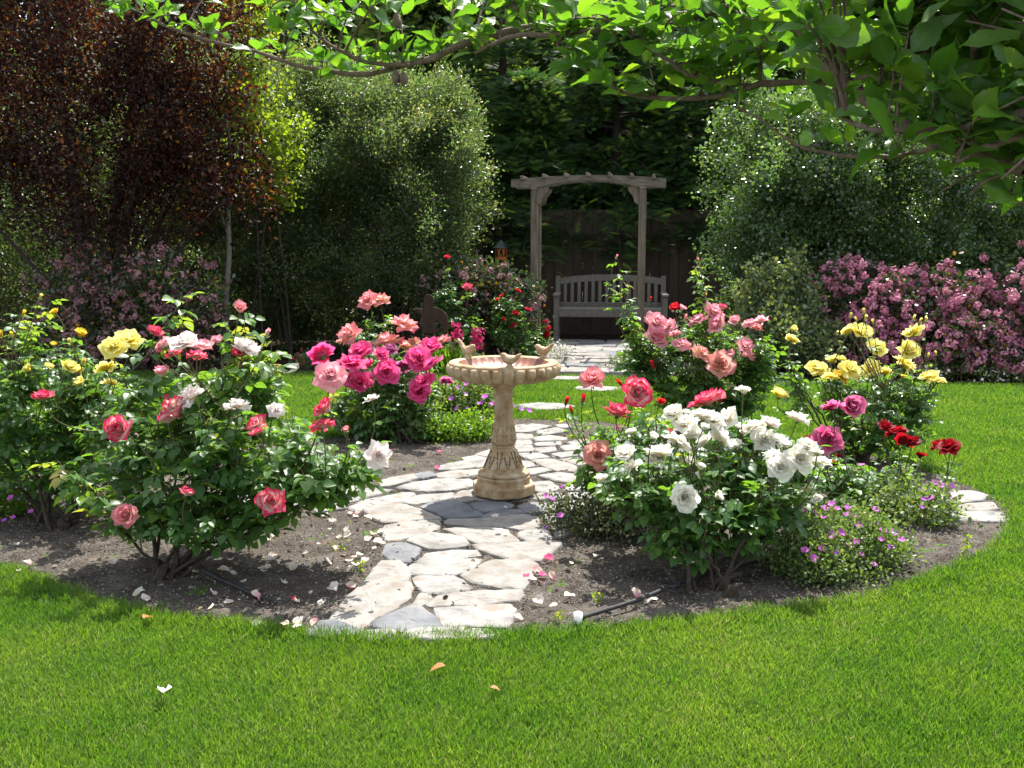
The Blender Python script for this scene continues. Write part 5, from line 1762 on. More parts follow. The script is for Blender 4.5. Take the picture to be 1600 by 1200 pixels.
# white
rose_bush("large bush covered in creamy white roses on the soil in front", (1115, 928), [
    (1080, 720, 110, 60, 4.1, 0.34), (1180, 730, 95, 65, 4.1, 0.34), (1115, 785, 110, 50, 3.95, 0.26), (1000, 740, 60, 45, 4.1, 0.24), (1190, 775, 62, 42, 4.0, 0.22), (1070, 825, 60, 32, 3.85, 0.16), (1160, 680, 90, 40, 4.3, 0.3)],
    [(1050, 645, 36, 'o', 'white'), (1073, 645, 15, 'h', 'white'), (1070, 660, 38, 'r', 'white'), (1099, 650, 36, 'o', 'white'), (1115, 655, 36, 'r', 'white'), (1135, 655, 42, 'o', 'white'), (1100, 668, 20, 'h', 'white'), (1082, 680, 36, 'o', 'white'),
     (1100, 690, 34, 'o', 'white'), (1127, 686, 40, 'r', 'white'), (1155, 667, 17, 'h', 'white'), (1176, 667, 40, 'o', 'white'), (1195, 687, 38, 'o', 'white'), (1060, 690, 38, 'r', 'white'), (1149, 695, 22, 'h', 'white'), (985, 675, 17, 'h', 'white'),
     (1021, 682, 19, 'h', 'white'), (977, 708, 42, 'o', 'white'), (988, 727, 32, 'r', 'white'), (1030, 706, 46, 'o', 'white'), (1025, 722, 30, 'r', 'white'), (1082, 720, 24, 'r', 'white'), (1095, 730, 20, 'h', 'white'), (940, 749, 26, 'h', 'white'),
     (1070, 777, 44, 'o', 'white', -0.05, 0.15), (1122, 775, 22, 'h', 'white'), (1162, 611, 24, 'h', 'white'), (1247, 653, 36, 'o', 'white'), (1204, 660, 32, 'o', 'blush'), (1215, 688, 36, 'o', 'white'), (1226, 694, 24, 'h', 'white'),
     (1262, 697, 30, 'r', 'white'), (1250, 715, 42, 'o', 'white', 0.3, 0.6), (1277, 707, 22, 'r', 'white'), (1284, 721, 30, 'o', 'white'), (1220, 729, 38, 'o', 'white', 0, 0.5), (1210, 710, 32, 'r', 'white'), (1275, 776, 24, 'h', 'white', 0.2, -0.6), (1092, 745, 10, 'b', 'white')],
    105, leaf='rose_leaf', dens=0.85, lsize=0.058, stump=True)
# coral with long stems left of the white bush
rose_bush("leggy bush of coral pink roses and red buds between birdbath and white roses", (1030, 812), [
    (960, 690, 60, 40, 4.7, 0.25), (1020, 690, 50, 60, 4.7, 0.25), (1060, 660, 50, 40, 4.75, 0.22), (930, 730, 35, 25, 4.65, 0.12)],
    [(925, 593, 46, 'o', 'coral', 0.0, 1.2), (995, 613, 48, 'o', 'bicolor', 0.1, 0.5), (966, 642, 46, 'r', 'redpink'), (934, 711, 42, 'o', 'peach', 0.0, 0.35), (885, 628, 12, 'b', 'red'), (911, 626, 13, 'b', 'red'), (893, 642, 10, 'b', 'red'),
     (970, 600, 12, 'b', 'red'), (1032, 629, 17, 'h', 'red'), (967, 671, 8, 'b', 'redpink'), (1105, 624, 52, 'o', 'redpink'), (1050, 681, 28, 'r', 'redpink'), (1125, 625, 14, 'b', 'red')],
    106, dens=0.8, lsize=0.058, stemlen=0.22)
# coral pink group at the back
rose_bush("tall bush of coral pink roses with two leafy shoots in front of the bench", (1095, 668), [
    (1070, 570, 85, 50, 7.0, 0.36), (1140, 590, 70, 55, 7.0, 0.36), (1010, 560, 45, 60, 7.0, 0.25), (1100, 625, 80, 35, 6.9, 0.3), (1090, 525, 90, 30, 7.1, 0.3), (1190, 560, 30, 50, 7.0, 0.2)],
    [(1025, 530, 36, 'o', 'pink'), (1026, 503, 36, 'o', 'pink'), (1045, 508, 24, 'r', 'pink'), (1054, 482, 20, 'h', 'red'), (1066, 482, 15, 'h', 'pink'), (1090, 499, 30, 'r', 'pink'), (1070, 499, 10, 'b', 'coral'), (1116, 487, 36, 'o', 'pink'),
     (1129, 481, 17, 'h', 'redpink'), (1120, 508, 34, 'o', 'pink'), (1149, 501, 19, 'h', 'pink'), (1187, 500, 24, 'r', 'pink'), (1172, 505, 22, 'r', 'pink'), (1182, 511, 20, 'r', 'coral'), (1055, 522, 24, 'r', 'pink'), (1065, 537, 26, 'r', 'pink'),
     (1096, 552, 34, 'o', 'peach'), (1125, 570, 44, 'o', 'peach', 0.1, 0.5), (1142, 556, 21, 'h', 'pink'), (1165, 540, 30, 'r', 'pink'), (1170, 554, 24, 'r', 'pink'), (1016, 468, 6, 'b', 'red'), (1102, 461, 6, 'b', 'red'), (1021, 572, 12, 'b', 'red'), (963, 402, 6, 'b', 'coral'), (1091, 407, 6, 'b', 'coral')],
    107, dens=1.0, lsize=0.055, sidestems=[(965, 405, 7.0), (1091, 410, 7.1), (975, 450, 7.0), (1098, 440, 7.1), (985, 490, 7.0), (1205, 590, 7)])
# yellow right
rose_bush("tall open bush of lemon yellow roses in front of the pink hawthorns", (1345, 732), [
    (1360, 630, 75, 45, 6.0, 0.32), (1340, 680, 60, 40, 6.0, 0.3), (1420, 640, 45, 45, 6.0, 0.25), (1360, 585, 90, 25, 6.1, 0.25), (1240, 600, 22, 40, 6.0, 0.12)],
    [(1277, 575, 34, 'o', 'yellow'), (1300, 562, 21, 'h', 'yellow'), (1295, 588, 26, 'r', 'yellow'), (1315, 588, 26, 'r', 'amber'), (1316, 561, 12, 'h', 'yellow'), (1330, 577, 34, 'o', 'yellow'), (1325, 517, 28, 'o', 'yellow'), (1345, 518, 32, 'o', 'yellow'),
     (1357, 516, 18, 'r', 'yellow'), (1370, 544, 34, 'o', 'yellow'), (1360, 576, 34, 'o', 'yellow'), (1382, 581, 28, 'r', 'yellow'), (1427, 518, 34, 'r', 'yellow'), (1420, 548, 36, 'o', 'yellow'), (1415, 567, 36, 'r', 'yellow'), (1452, 588, 30, 'o', 'yellow'),
     (1466, 594, 22, 'r', 'yellow'), (1219, 616, 34, 'o', 'yellow'), (1237, 530, 22, 'r', 'yellow'), (1241, 514, 14, 'h', 'yellow'), (1411, 588, 10, 'h', 'amber'), (1329, 494, 7, 'b', 'yellow'), (1350, 488, 8, 'b', 'yellow'), (1352, 498, 8, 'b', 'yellow'), (1338, 500, 7, 'b', 'yellow'),
     (1428, 498, 8, 'b', 'yellow'), (1438, 502, 7, 'b', 'yellow'), (1447, 500, 8, 'b', 'yellow'), (1364, 504, 7, 'b', 'yellow'), (1308, 521, 6, 'b', 'yellow'), (1450, 556, 6, 'b', 'yellow'), (1462, 553, 6, 'b', 'yellow')],
    108, leaf='rose_leaf_dark', dens=0.8, lsize=0.052, stemlen=0.25)
rose_bush("small bush with three ruffled purple magenta roses beside the white roses", (1315, 800), [
    (1310, 740, 45, 40, 5.0, 0.22), (1345, 750, 40, 35, 5.0, 0.2)],
    [(1299, 635, 34, 'o', 'purple'), (1331, 635, 42, 'o', 'purple', 0.2, 0.5), (1294, 685, 44, 'o', 'purple', 0.0, 0.4)], 109, dens=0.9, lsize=0.055)
rose_bush("bush of velvety dark red roses nearest the stone slabs at the lawn edge", (1390, 800), [
    (1400, 735, 45, 30, 5.2, 0.2), (1370, 770, 50, 35, 5.1, 0.2), (1440, 760, 35, 30, 5.1, 0.18)],
    [(1384, 666, 26, 'r', 'darkred'), (1400, 673, 30, 'o', 'darkred'), (1414, 692, 34, 'o', 'darkred'), (1426, 689, 22, 'r', 'darkred'), (1438, 712, 17, 'h', 'darkred'), (1464, 694, 24, 'r', 'darkred'), (1482, 697, 32, 'o', 'darkred'), (1495, 705, 8, 'b', 'red'),
     (1268, 686, 22, 'r', 'darkred'), (1310, 713, 11, 'h', 'darkred'), (1304, 725, 13, 'h', 'darkred'), (1485, 793, 15, 'h', 'redpink')], 110, leaf='rose_leaf_dark', dens=0.8, lsize=0.05)
# back roses left of the arbor
rose_bush("shaded rose bush with two bright red roses behind the rusty ornament", (0, 0), [(710, 470, 45, 40, 10.9, 0.35), (720, 510, 45, 35, 10.8, 0.35)],
          [(699, 402, 11, 'h', 'red'), (730, 448, 15, 'o', 'redpink')], 111, leaf='rose_leaf_dark', dens=0.55, lsize=0.06, base=(P(715, 376, 10.9)[0], 10.9, 0), group="rose bushes by the arbor")
rose_bush("bush of small dark red roses at the foot of the arbor post", (0, 0), [(800, 510, 40, 35, 10.9, 0.3), (825, 540, 35, 25, 10.8, 0.25), (790, 480, 30, 25, 10.9, 0.2), (850, 515, 14, 20, 11.0, 0.12)],
          [(777, 468, 9, 'o', 'red'), (784, 462, 9, 'o', 'red'), (810, 454, 9, 'o', 'red'), (806, 490, 13, 'o', 'darkred'), (825, 484, 11, 'o', 'red'), (787, 499, 10, 'o', 'darkred'), (802, 508, 11, 'o', 'darkred'), (853, 503, 10, 'o', 'darkred'), (854, 523, 13, 'o', 'darkred'), (857, 512, 8, 'o', 'red')],
          112, dens=0.9, lsize=0.05, base=(P(805, 376, 10.9)[0], 10.9, 0), group="rose bushes by the arbor")

# ------------------------------------------------------------------ low perennials
FL = {}


def flower_mesh(mat):
    if mat not in FL:
        m = MB()
        V, TC, Q, T, *_ = flw.arrays()
        m.add(V, Q, rnd=np.repeat(np.linspace(0.2, 0.9, 5), 2))
        FL[mat] = m.mesh("flower", [M_[mat]])
    return FL[mat]


def mound(name, label, base, els, clumps, per, size, mat, flowers, fm, seed, fsize=0.016, tpl=None, spread=0.035, nst=26):
    r = np.random.default_rng(seed)
    t = thing(name, base, label, "plant", "flowering mounds in the rose bed")
    c, nn = in_ells(clumps, els, r, 0.35, 0.5, 0.2)
    mb = MB()
    for k in range(min(len(c), nst)):
        e = c[r.integers(len(c))]
        b = np.asarray(base) + np.array([(e - base)[0] * 0.6 + r.normal() * 0.04, (e - base)[1] * 0.6 + r.normal() * 0.04, 0])
        tube(mb, bez(b, (b + e) / 2 + [0, 0, 0.03], e, 6), np.linspace(0.0022, 0.001, 6), 4)
    mb.build("stem", [M_['stem']], t)
    mb = MB()
    spray_leaves(mb, c, nn, per, spread, tpl or rleaf, size, r, 0.7, 0.5, 0.45, 0.45)
    mb.build("foliage", [M_[mat]], t)
    for px, py, Y in flowers:
        p = P(px + r.normal() * 1.5, py + r.normal() * 1.5, Y - 0.12)
        ax = np.array([r.normal() * 0.4, -0.5 + r.normal() * 0.3, 1.0])
        place("flower", flower_mesh(fm if r.random() < 0.75 else ('violet' if fm != 'violet' else 'violet_pink')), t, p, frame1(ax, r.uniform(0, 6), 1.05 * fsize * r.uniform(0.8, 1.2)))


def rf(n, x0, x1, y0, y1, Y0, Y1, seed):
    r = np.random.default_rng(seed)
    return [(r.uniform(x0, x1), r.uniform(y0, y1), r.uniform(Y0, Y1)) for _ in range(n)]


mound("geranium_mound", "mound of grey green leaves dotted with violet flowers between white roses and lawn edge", G(1300, 925),
      [ell(1260, 860, 60, 50, 4.0, 0.24), ell(1330, 840, 65, 45, 4.1, 0.24), ell(1290, 900, 80, 35, 3.9, 0.22), ell(1370, 860, 40, 35, 4.15, 0.18)], 720, 30, 0.0155, 'fol_mound',
      [(1256, 788, 4.1), (1261, 798, 4.1), (1275, 800, 4.1), (1290, 795, 4.15), (1286, 808, 4.1), (1300, 788, 4.15), (1311, 796, 4.15), (1322, 795, 4.2), (1327, 793, 4.2), (1320, 805, 4.15), (1335, 808, 4.2), (1343, 820, 4.1), (1367, 816, 4.15), (1369, 800, 4.2), (1381, 827, 4.1), (1397, 833, 4.1),
       (1315, 832, 4.0), (1337, 845, 4.0), (1326, 852, 3.95), (1379, 842, 4.0), (1392, 855, 4.0), (1410, 845, 4.05), (1286, 855, 3.95), (1308, 863, 3.9), (1366, 881, 3.95), (1259, 860, 3.9), (1298, 835, 4.0), (1270, 870, 3.9), (1345, 863, 3.95)], 'violet_pink', 121, 0.0165)
mound("geranium_mound", "sparse grey leaved geranium spilling over the flagstones by the birdbath base", G(940, 865),
      [ell(920, 820, 50, 40, 4.55, 0.2), ell(980, 830, 60, 40, 4.5, 0.22), ell(960, 790, 40, 25, 4.6, 0.15), ell(880, 800, 30, 20, 4.6, 0.12)], 420, 24, 0.015, 'fol_greymound',
      [(877, 760, 4.7), (862, 782, 4.65), (852, 772, 4.65), (873, 807, 4.5), (855, 824, 4.5), (972, 782, 4.5), (974, 776, 4.5)], 'violet_pink', 122, 0.017)
mound("geranium_mound", "bushy mound with scattered violet flowers behind the birdbath pedestal", G(722, 668),
      [ell(725, 625, 45, 35, 7.3, 0.25), ell(705, 640, 35, 30, 7.2, 0.25), ell(750, 630, 28, 28, 7.3, 0.22)], 260, 22, 0.026, 'fol_mound',
      [(709, 592, 7.3), (724, 589, 7.3), (736, 593, 7.25), (729, 603, 7.2), (714, 604, 7.2), (704, 619, 7.1), (729, 617, 7.1), (754, 628, 7.1), (760, 623, 7.1), (747, 630, 7.1), (730, 635, 7.1), (712, 637, 7.1), (749, 653, 6.9), (771, 632, 7.2), (803, 632, 7.3), (815, 641, 7.3), (824, 643, 7.35), (691, 648, 7.1)], 'violet', 123, 0.021)
mound("thyme_mound", "low bright green leafy mound edging the soil left by the birdbath", G(712, 700),
      [ell(710, 675, 42, 25, 6.75, 0.22), ell(740, 672, 32, 25, 6.8, 0.2), ell(685, 680, 25, 20, 6.75, 0.16)], 280, 22, 0.022, 'fol_bright', [], 'violet', 124)
mound("geranium_mound", "light green geranium with pink violet flowers under the yellow rose bush", G(30, 828),
      [ell(40, 785, 50, 35, 4.9, 0.2), ell(-10, 790, 50, 40, 4.9, 0.2)], 220, 18, 0.022, 'fol_bright',
      [(30, 781, 4.75), (17, 778, 4.75), (5, 812, 4.7), (21, 811, 4.7), (77, 772, 4.8), (48, 800, 4.7), (200, 732, 4.7), (206, 721, 4.7), (225, 700, 4.7), (230, 693, 4.7), (210, 681, 4.75), (203, 691, 4.75)], 'violet_pink', 125, 0.016)
mound("geranium_mound", "loose yellow green geranium beside the stone slabs and dark red roses", G(1432, 846),
      [ell(1430, 800, 50, 45, 4.75, 0.22), ell(1460, 830, 38, 38, 4.65, 0.18), ell(1390, 800, 35, 45, 4.8, 0.18)], 230, 18, 0.024, 'fol_mound',
      [(1470, 758, 4.9), (1487, 760, 4.9), (1442, 768, 4.8), (1483, 771, 4.85), (1444, 781, 4.75), (1456, 779, 4.75), (1464, 755, 4.9), (1347, 724, 4.9), (1488, 784, 4.8), (1440, 790, 4.7)], 'violet_pink', 126, 0.016)
# lime tuft and purple stock by the arbor
r = np.random.default_rng(131)
TB = G(700, 582)
tf = thing("lime_tuft", TB, "bright lime green grassy tuft beside the magenta roses", "plant")
mb = MB()
n = 900
a = r.uniform(0, 6.28, n)
b0 = TB + np.stack([r.normal(size=n) * 0.09, r.normal(size=n) * 0.07, np.zeros(n)], -1)
d = np.stack([np.cos(a) * 0.35, np.sin(a) * 0.35, np.full(n, 1.0)], -1)
mb.inst(leaf_tpl([(0, .02), (.4, .035), (.8, .025), (1, .002)], 0.2, 0.1, 1), frames(d, r.normal(size=(n, 3)), r.uniform(0.14, 0.30, n)), b0)
mb.build("foliage", [M_['fol_bright']], tf)
for (px, py, Y, hh), lb in [((714, 520, 10.2, 0.10), "purple stock flower spike behind the lime tuft"), ((746, 528, 10.0, 0.10), "purple stock flower spike behind the birdbath's leftmost bird")]:
    c = P(px, py, Y)
    st = thing("stock_flower", (c[0], c[1], 0), lb, "flower", "purple stock flowers")
    mb = MB()
    tube(mb, [(c[0], c[1], 0), (c[0] + 0.01, c[1], c[2] * 0.5), c + [0, 0, hh]], [0.006, 0.005, 0.003], 5)
    mb.build("stem", [M_['stem']], st)
    mb = MB()
    n = 60
    p = c + np.stack([r.normal(size=n) * 0.035, r.normal(size=n) * 0.035, r.uniform(-hh, hh, n)], -1)
    ax = nrm((p - c) * [1, 1, 0.2] + [0, 0, 0.02])
    mb.inst(flw, frames(np.cross(ax, r.normal(size=ax.shape)), ax, np.full(n, 0.02)), p)
    mb.build("blossoms", [M_['pet_purple']], st)
    mb = MB()
    n = 40
    p = np.array([c[0], c[1], 0]) + np.stack([r.normal(size=n) * 0.05, r.normal(size=n) * 0.05, r.uniform(0.02, c[2] - 0.08, n)], -1)
    mb.inst(sleaf, frames(r.normal(size=(n, 3)) + [0, 0, 0.6], r.normal(size=(n, 3)), np.full(n, 0.09)), p)
    mb.build("foliage", [M_['fol_grey']], st)

# airy dried flowers at the arbor foot
AB = np.array([P(870, 376, 11.3)[0], 11.3, 0])
t, e, r = shrub("airy_flower_clump", "airy clump of tiny cream flowers at the path side by the arbor post", "plant", AB, [ell(868, 550, 18, 22, 11.2, 0.15), ell(880, 565, 16, 12, 11.1, 0.12)], 40, 6, 0.04, sleaf, 0.03, 'fol_grey', 133, r0=0.004, nbr=10, bark='stem')
blossoms(t, e, r, 60, 1, 0.02, 0.016, 'daisy', lo=0.3, zmin=0.02)
EB = np.array([P(965, 376, 10.6)[0], 10.6, 0])
t, e, r = shrub("grey_edging_plant", "low grey green edging plant where the bench path meets the lawn", "plant", EB, [ell(965, 578, 28, 14, 10.5, 0.2), ell(990, 570, 22, 18, 10.5, 0.2)], 60, 16, 0.04, sleaf, 0.04, 'fol_grey', 134, r0=0.004, nbr=10)
blossoms(t, e, r, 14, 1, 0.02, 0.02, 'violet', zmin=0.02)

# red edging flowers near the sprinkler
RB = G(475, 578)
t, e, r = shrub("red_flower_clump", "small clump of red flowers on the dark soil behind the lawn", "plant", RB, [ell(478, 562, 16, 12, 10.6, 0.12)], 50, 14, 0.03, sleaf, 0.03, 'fol_grey', 135, r0=0.004, nbr=10)
blossoms(t, e, r, 20, 1, 0.02, 0.018, 'pet_red', zmin=0.02)

# ------------------------------------------------------------------ small objects
# bird feeder
FC = P(783, 388, 13.9)
fd = thing("bird_feeder", FC, "orange clay bird feeder with a dark green roof hanging before the fence", "bird feeder")
mb = MB()
FR = 0.082
hz = 0.0
for k in range(6):
    a0, a1 = k * math.pi / 3 - math.pi / 2 - math.pi / 6, (k + 1) * math.pi / 3 - math.pi / 2 - math.pi / 6
    A = np.array([math.cos(a0), math.sin(a0), 0]) * FR
    B = np.array([math.cos(a1), math.sin(a1), 0]) * FR
    nrm_ = np.array([math.cos((a0 + a1) / 2), math.sin((a0 + a1) / 2), 0])
    # panel with an arched opening
    ws = np.linspace(-1, 1, 9)
    top, bot = 0.0, -0.155
    for i in range(8):
        for lo_, hi_ in (('b', 's'), ('a', 't')):
            pts = []
            for w_ in (ws[i], ws[i + 1]):
                q = A + (B - A) * (w_ + 1) / 2
                inside = abs(w_) < 0.62
                sill = -0.115
                arch = -0.075 + 0.055 * math.sqrt(max(0, 1 - (w_ / 0.62) ** 2)) if inside else sill
                if lo_ == 'b':
                    z0, z1 = bot, sill
                else:
                    z0, z1 = arch, top
                pts.append((q, z0, z1))
            (q0, a_, b_), (q1, c_, d_) = pts
            for inn in (1.0, 0.88):
                mb.add([FC + q0 * inn + [0, 0, a_], FC + q1 * inn + [0, 0, c_], FC + q1 * inn + [0, 0, d_], FC + q0 * inn + [0, 0, b_]], Q=[[0, 1, 2, 3]])
lathe(mb, [(0.0, -0.156), (0.088, -0.156), (0.09, -0.150), (0.0, -0.146)], 6, FC)
mb.build("body", [M_['feeder_clay']], fd, smooth=False)
mb = MB()
lathe(mb, [(0.0, 0.001), (0.118, -0.004), (0.120, 0.006), (0.07, 0.055), (0.012, 0.112), (0.0, 0.118)], 6, FC)
mb.build("roof", [M_['feeder_roof']], fd, smooth=False)
mb = MB()
tube(mb, [FC + [0, 0, 0.115], FC + [0.0, 0.02, 0.25], FC + [0.03, 0.3, 0.5], FC + [0.05, 1.6, 0.75]], [0.0015, 0.0015, 0.0015, 0.0015], 5)
mb.build("hanger", [M_['dark_wire']], fd)

# rusty ornament: a seated figure cut and welded from iron plate
OC = P(672, 520, 10.4) * [1, 1, 0]
orn = thing("garden_ornament", OC, "rusty iron garden ornament half hidden under the shaded rose bush", "ornament")
mb = MB()


def op(u, v):
    return (OC[0] * 0 + (u - 340) / 6.667 * mpp(10.4), 1.36 + (376 - (360 + v / 6.667)) * mpp(10.4) * 1.0)


ol = [op(*q) for q in [(255, 1060), (262, 930), (250, 870), (190, 830), (185, 800), (270, 815), (285, 760), (280, 700), (300, 668), (345, 660), (380, 690), (385, 745), (370, 790), (420, 800), (480, 830), (520, 880), (530, 960), (525, 1060), (470, 1060), (470, 990), (440, 940), (400, 925), (385, 990), (400, 1060)]]
ol = [(p_[0], max(p_[1], 0.02)) for p_ in ol]
prism(mb, ol, -0.02, 0.02, None, OC)
mb.build("figure", [M_['rust']], orn, smooth=False)
mb = MB()
lathe(mb, [(0.0, 0.0), (0.16, 0.0), (0.15, 0.03), (0.0, 0.035)], 20, OC + np.array([0.02, 0, 0.0]))
mb.build("base_plate", [M_['rust']], orn)
mb = MB()
tube(mb, [OC + np.array([-0.10, -0.03, 0.33]), OC + np.array([-0.04, -0.08, 0.38]), OC + np.array([0.05, -0.08, 0.36]), OC + np.array([0.12, -0.03, 0.28])], 0.012, 7)
mb.build("arm", [M_['rust']], orn)

# lawn sprinkler
SC = G(445, 584)
sp = thing("lawn_sprinkler", SC, "yellow oscillating lawn sprinkler lying at the back edge of the lawn", "sprinkler")
mb = MB()
c0 = SC + np.array([-0.075, 0, 0.05])
bm_ = [c0 + np.array([x_, 0, 0]) for x_ in (-0.055, -0.05, 0.0, 0.04, 0.046)]
tube(mb, bm_, [0.02, 0.048, 0.05, 0.046, 0.02], 16, cap=True)
mb.build("motor_housing", [M_['yellow_plastic']], sp)
mb = MB()
tube(mb, spline([SC + [-0.03, 0, 0.055], SC + [0.0, 0, 0.085], SC + [0.06, 0, 0.10], SC + [0.12, 0, 0.10]], 18), 0.008, 8, cap=True)
mb.build("spray_tube", [M_['white_plastic']], sp)
for dy, nm in ((-0.05, "frame_tube"), (0.05, "frame_tube")):
    mb = MB()
    tube(mb, [SC + [-0.03, dy, 0.035], SC + [0.03, dy * 1.2, 0.012], SC + [0.13, dy, 0.06 + dy * 0.3]], 0.009, 8, cap=True)
    mb.build(nm, [M_['cream_metal']], sp)
mb = MB()
rbox(mb, SC + np.array([0.125, 0, 0.075]), (0.025, 0.13, 0.06), None, 0.006)
mb.build("end_bracket", [M_['cream_metal']], sp, smooth=False)

# irrigation pipe with cap
pp = spline([G(905, 966, .035), G(930, 958, .035), G(1000, 936, .035), G(1060, 911, .04), G(1110, 895, .04), G(1200, 873, .035), G(1270, 862, .03), G(1380, 850, 0.02)], 40)
ir = thing("irrigation_pipe", pp[0] * [1, 1, 0], "black irrigation pipe with a white end cap passing under the white rose bush", "pipe")
mb = MB()
tube(mb, pp, 0.0085, 10, cap=True)
mb.build("pipe", [M_['black_pipe']], ir)
mb = MB()
tube(mb, [pp[0] + [-0.004, 0, 0.022], pp[0] + [-0.004, 0, 0.02], pp[0] + [-0.004, -0.005, -0.03], pp[0] + [-0.004, -0.005, -0.032]], [0.013, 0.0165, 0.0165, 0.014], 14, cap=True)
mb.build("end_cap", [M_['white_plastic']], ir)
mb = MB()
tube(mb, [pp[1] + (pp[0] - pp[1]) * 0.9, pp[1] + (pp[0] - pp[1]) * 0.2], 0.014, 12, cap=True)
mb.build("collar", [M_['black_pipe']], ir)
cc_ = G(1045, 922, 0.035)
a = np.linspace(0, 4.6 * math.pi, 60)
mb = MB()
tube(mb, cc_ + np.stack([0.034 * np.cos(a) + 0.004 * a / 6, 0.05 * np.sin(a) + 0.002 * a, 0.012 + 0.012 * np.sin(a * 0.7)], -1), 0.003, 6)
tag(mb.build("drip_tube", [M_['black_pipe']]), "thin coil of black drip tubing lying against the irrigation pipe", "tubing")
mb = MB()
q = spline([G(316, 890, 0.05), G(345, 905, 0.035), G(400, 930, 0.02), G(430, 945, 0.005)], 20)
tube(mb, q, 0.010, 10, cap=True)
tag(mb.build("irrigation_pipe", [M_['black_pipe']]), "short black irrigation pipe under the red and cream rose bush", "pipe")

# fallen petals
r = np.random.default_rng(141)


def petal_mesh(mat, seed):
    rr_ = np.random.default_rng(seed)
    m = leaf_tpl([(0, .12), (.2, .34), (.45, .48), (.7, .50), (.88, .40), (1, .18)], rr_.uniform(0.3, 0.7), rr_.uniform(-0.5, 0.5), 2, wave=0.06)
    V = m.V[0]
    V[:, 2] += 0.35 * (V[:, 1] - 0.5) ** 2 + 0.04 * rr_.normal(size=len(V))
    V -= np.array([0, 0.5, V[:, 2].min()])
    return m.mesh("fallen_petal", [M_['pet_' + mat]])


PM = {k: [petal_mesh(k, i + len(k) * 3) for i in range(3)] for k in ('blush', 'white', 'bicolor', 'magenta', 'pink')}


def petals(lst, label, group, kinds, z=0.022):
    for px, py, sz in lst:
        g = G(px, py, z)
        k = kinds[int(r.integers(len(kinds)))]
        o = place("fallen_petal", PM[k][int(r.integers(3))], None, g, rotz(r.uniform(0, 6.28)) @ frame1((r.normal() * 0.25, r.normal() * 0.25, 1), 0, 1.0) * sz * 0.68)
        tag(o, label, "petal", group)


L1 = [(600 - 490 + 400, 806, .04)]
left = [(508, 806, .045), (520, 814, .055), (547, 802, .04), (557, 808, .04), (575, 811, .055), (543, 829, .05), (542, 837, .05), (529, 840, .035), (515, 827, .03), (595, 831, .05), (581, 836, .055), (575, 843, .055), (590, 846, .06), (596, 850, .055), (584, 857, .03),
        (562, 867, .045), (571, 877, .05), (546, 877, .05), (557, 883, .065), (548, 891, .05), (512, 879, .05), (525, 857, .045), (498, 850, .025), (426, 872, .06), (430, 838, .055), (417, 843, .05), (478, 864, .035), (459, 887, .06), (410, 889, .05), (412, 893, .04), (419, 888, .04),
        (523, 915, .045), (521, 922, .06), (486, 926, .025), (443, 912, .045), (502, 945, .05), (467, 972, .06), (464, 980, .055), (445, 976, .04), (342, 875, .055), (325, 873, .045), (360, 875, .045), (303, 894, .06), (350, 895, .07), (364, 897, .05), (332, 927, .05), (359, 943, .045), (330, 951, .04), (228, 937, .05),
        (216, 929, .06), (177, 880, .05), (27, 852, .035), (30, 893, .03), (320, 862, .05), (400, 975, .04), (480, 884, .03), (380, 910, .04)]
petals(left, "pale fallen rose petal on the soil between the pink and white bush and the path", "pale petals fallen beside the path", ['blush', 'white', 'blush'], 0.024)
petals([(560, 803, .045), (553, 872, .035), (549, 916, .06), (460, 940, .06), (398, 933, .06), (42, 882, .055), (395, 842, .06), (443, 979, .04), (492, 974, .05)], "pink tinged fallen petal on the soil beside the pink and white bush", "pink petals beside the bush", ['bicolor', 'pink'], 0.024)
petals([(859, 874, .06), (840, 893, .06), (848, 899, .05), (862, 901, .05), (832, 906, .05), (822, 900, .04), (992, 930, .06), (1045, 864, .05)], "pink tinged fallen petal on the soil on the irrigation pipe's side of the path", "petals beside the pipe", ['bicolor', 'magenta', 'pink'], 0.024)
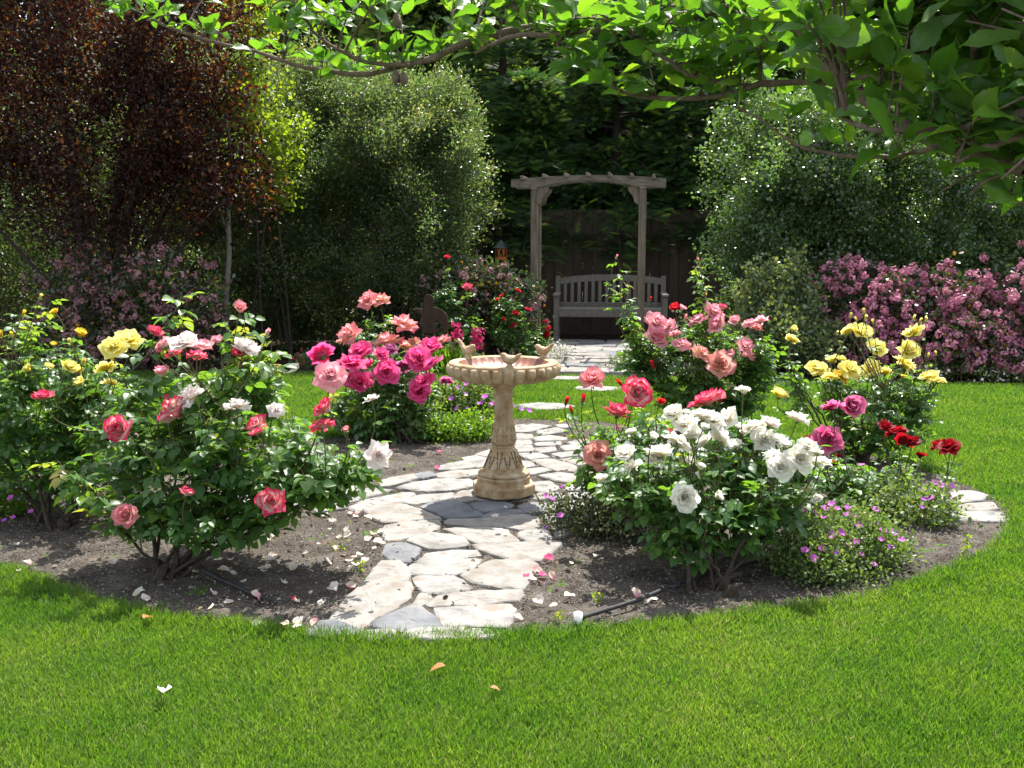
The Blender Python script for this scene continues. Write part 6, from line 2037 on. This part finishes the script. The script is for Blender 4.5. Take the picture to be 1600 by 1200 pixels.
petals([(843, 941, .06), (890, 934, .06), (810, 966, .05), (865, 947, .045), (1021, 937, .045), (931, 870, .04), (893, 880, .03), (1140, 892, .05), (1005, 938, .04), (1015, 940, .03)], "white fallen petal on the soil on the irrigation pipe's side of the path", "white petals beside the pipe", ['white', 'blush'], 0.024)
petals([(548, 948, .05), (551, 945, .04), (772, 808, .05), (780, 830, .05), (790, 832, .03), (583, 947, .03), (745, 881, .03), (790, 793, .03)], "white fallen petal lying on a flagstone of the path", "petals on the path", ['white', 'blush'], 0.04)
petals([(683, 731, .055), (686, 706, .06), (608, 705, .05)], "magenta fallen petal near the magenta rose bush", "magenta petals", ['magenta'], 0.03)
petals([(257, 1083, .06)], "single white petal lying on the front lawn", None, ['white'], 0.045)
me = leaf_tpl(OV, 0.4, 0.3, 1).mesh("dry_leaf", [M_['brown_leaf']])
for px, py, s_, lb in [(696, 1040, .05, "curled orange brown leaf on the open lawn in front of the path"), (224, 966, .05, "brown leaf at the lawn edge by the rose bush with fallen petals"), (766, 1074, .03, "tiny tan leaf on the front lawn below the orange brown leaf")]:
    o = place("dry_leaf", me, None, G(px, py, 0.045), rotz(r.uniform(0, 6)) * s_)
    tag(o, lb, "leaf")
# young weeds in the soil
for px, py, lb in [(533, 862, "small yellow green weed in the soil by the slate flagstone"), (563, 893, "small yellow green weed against the large cream flagstone"), (934, 945, "small weed sprout behind the irrigation pipe's white cap"), (1510, 872, "upright yellow weed at the lawn edge near the stone slabs"), (873, 975, "small weed sprout at the lawn edge beside the white cap")]:
    b = G(px, py, 0.01)
    mb = MB()
    n = 16 if px != 1510 else 40
    hh = 0.045 if px != 1510 else 0.10
    p = b + np.stack([r.normal(size=n) * 0.012, r.normal(size=n) * 0.012, r.uniform(0, hh, n)], -1)
    mb.inst(sleaf, frames(r.normal(size=(n, 3)) + [0, 0, 0.7], r.normal(size=(n, 3)), np.full(n, 0.022)), p)
    tube(mb, [b, b + [0, 0, hh]], [0.0015, 0.001], 4)
    tag(mb.build("weed", [M_['fol_lime']]), lb, "weed")
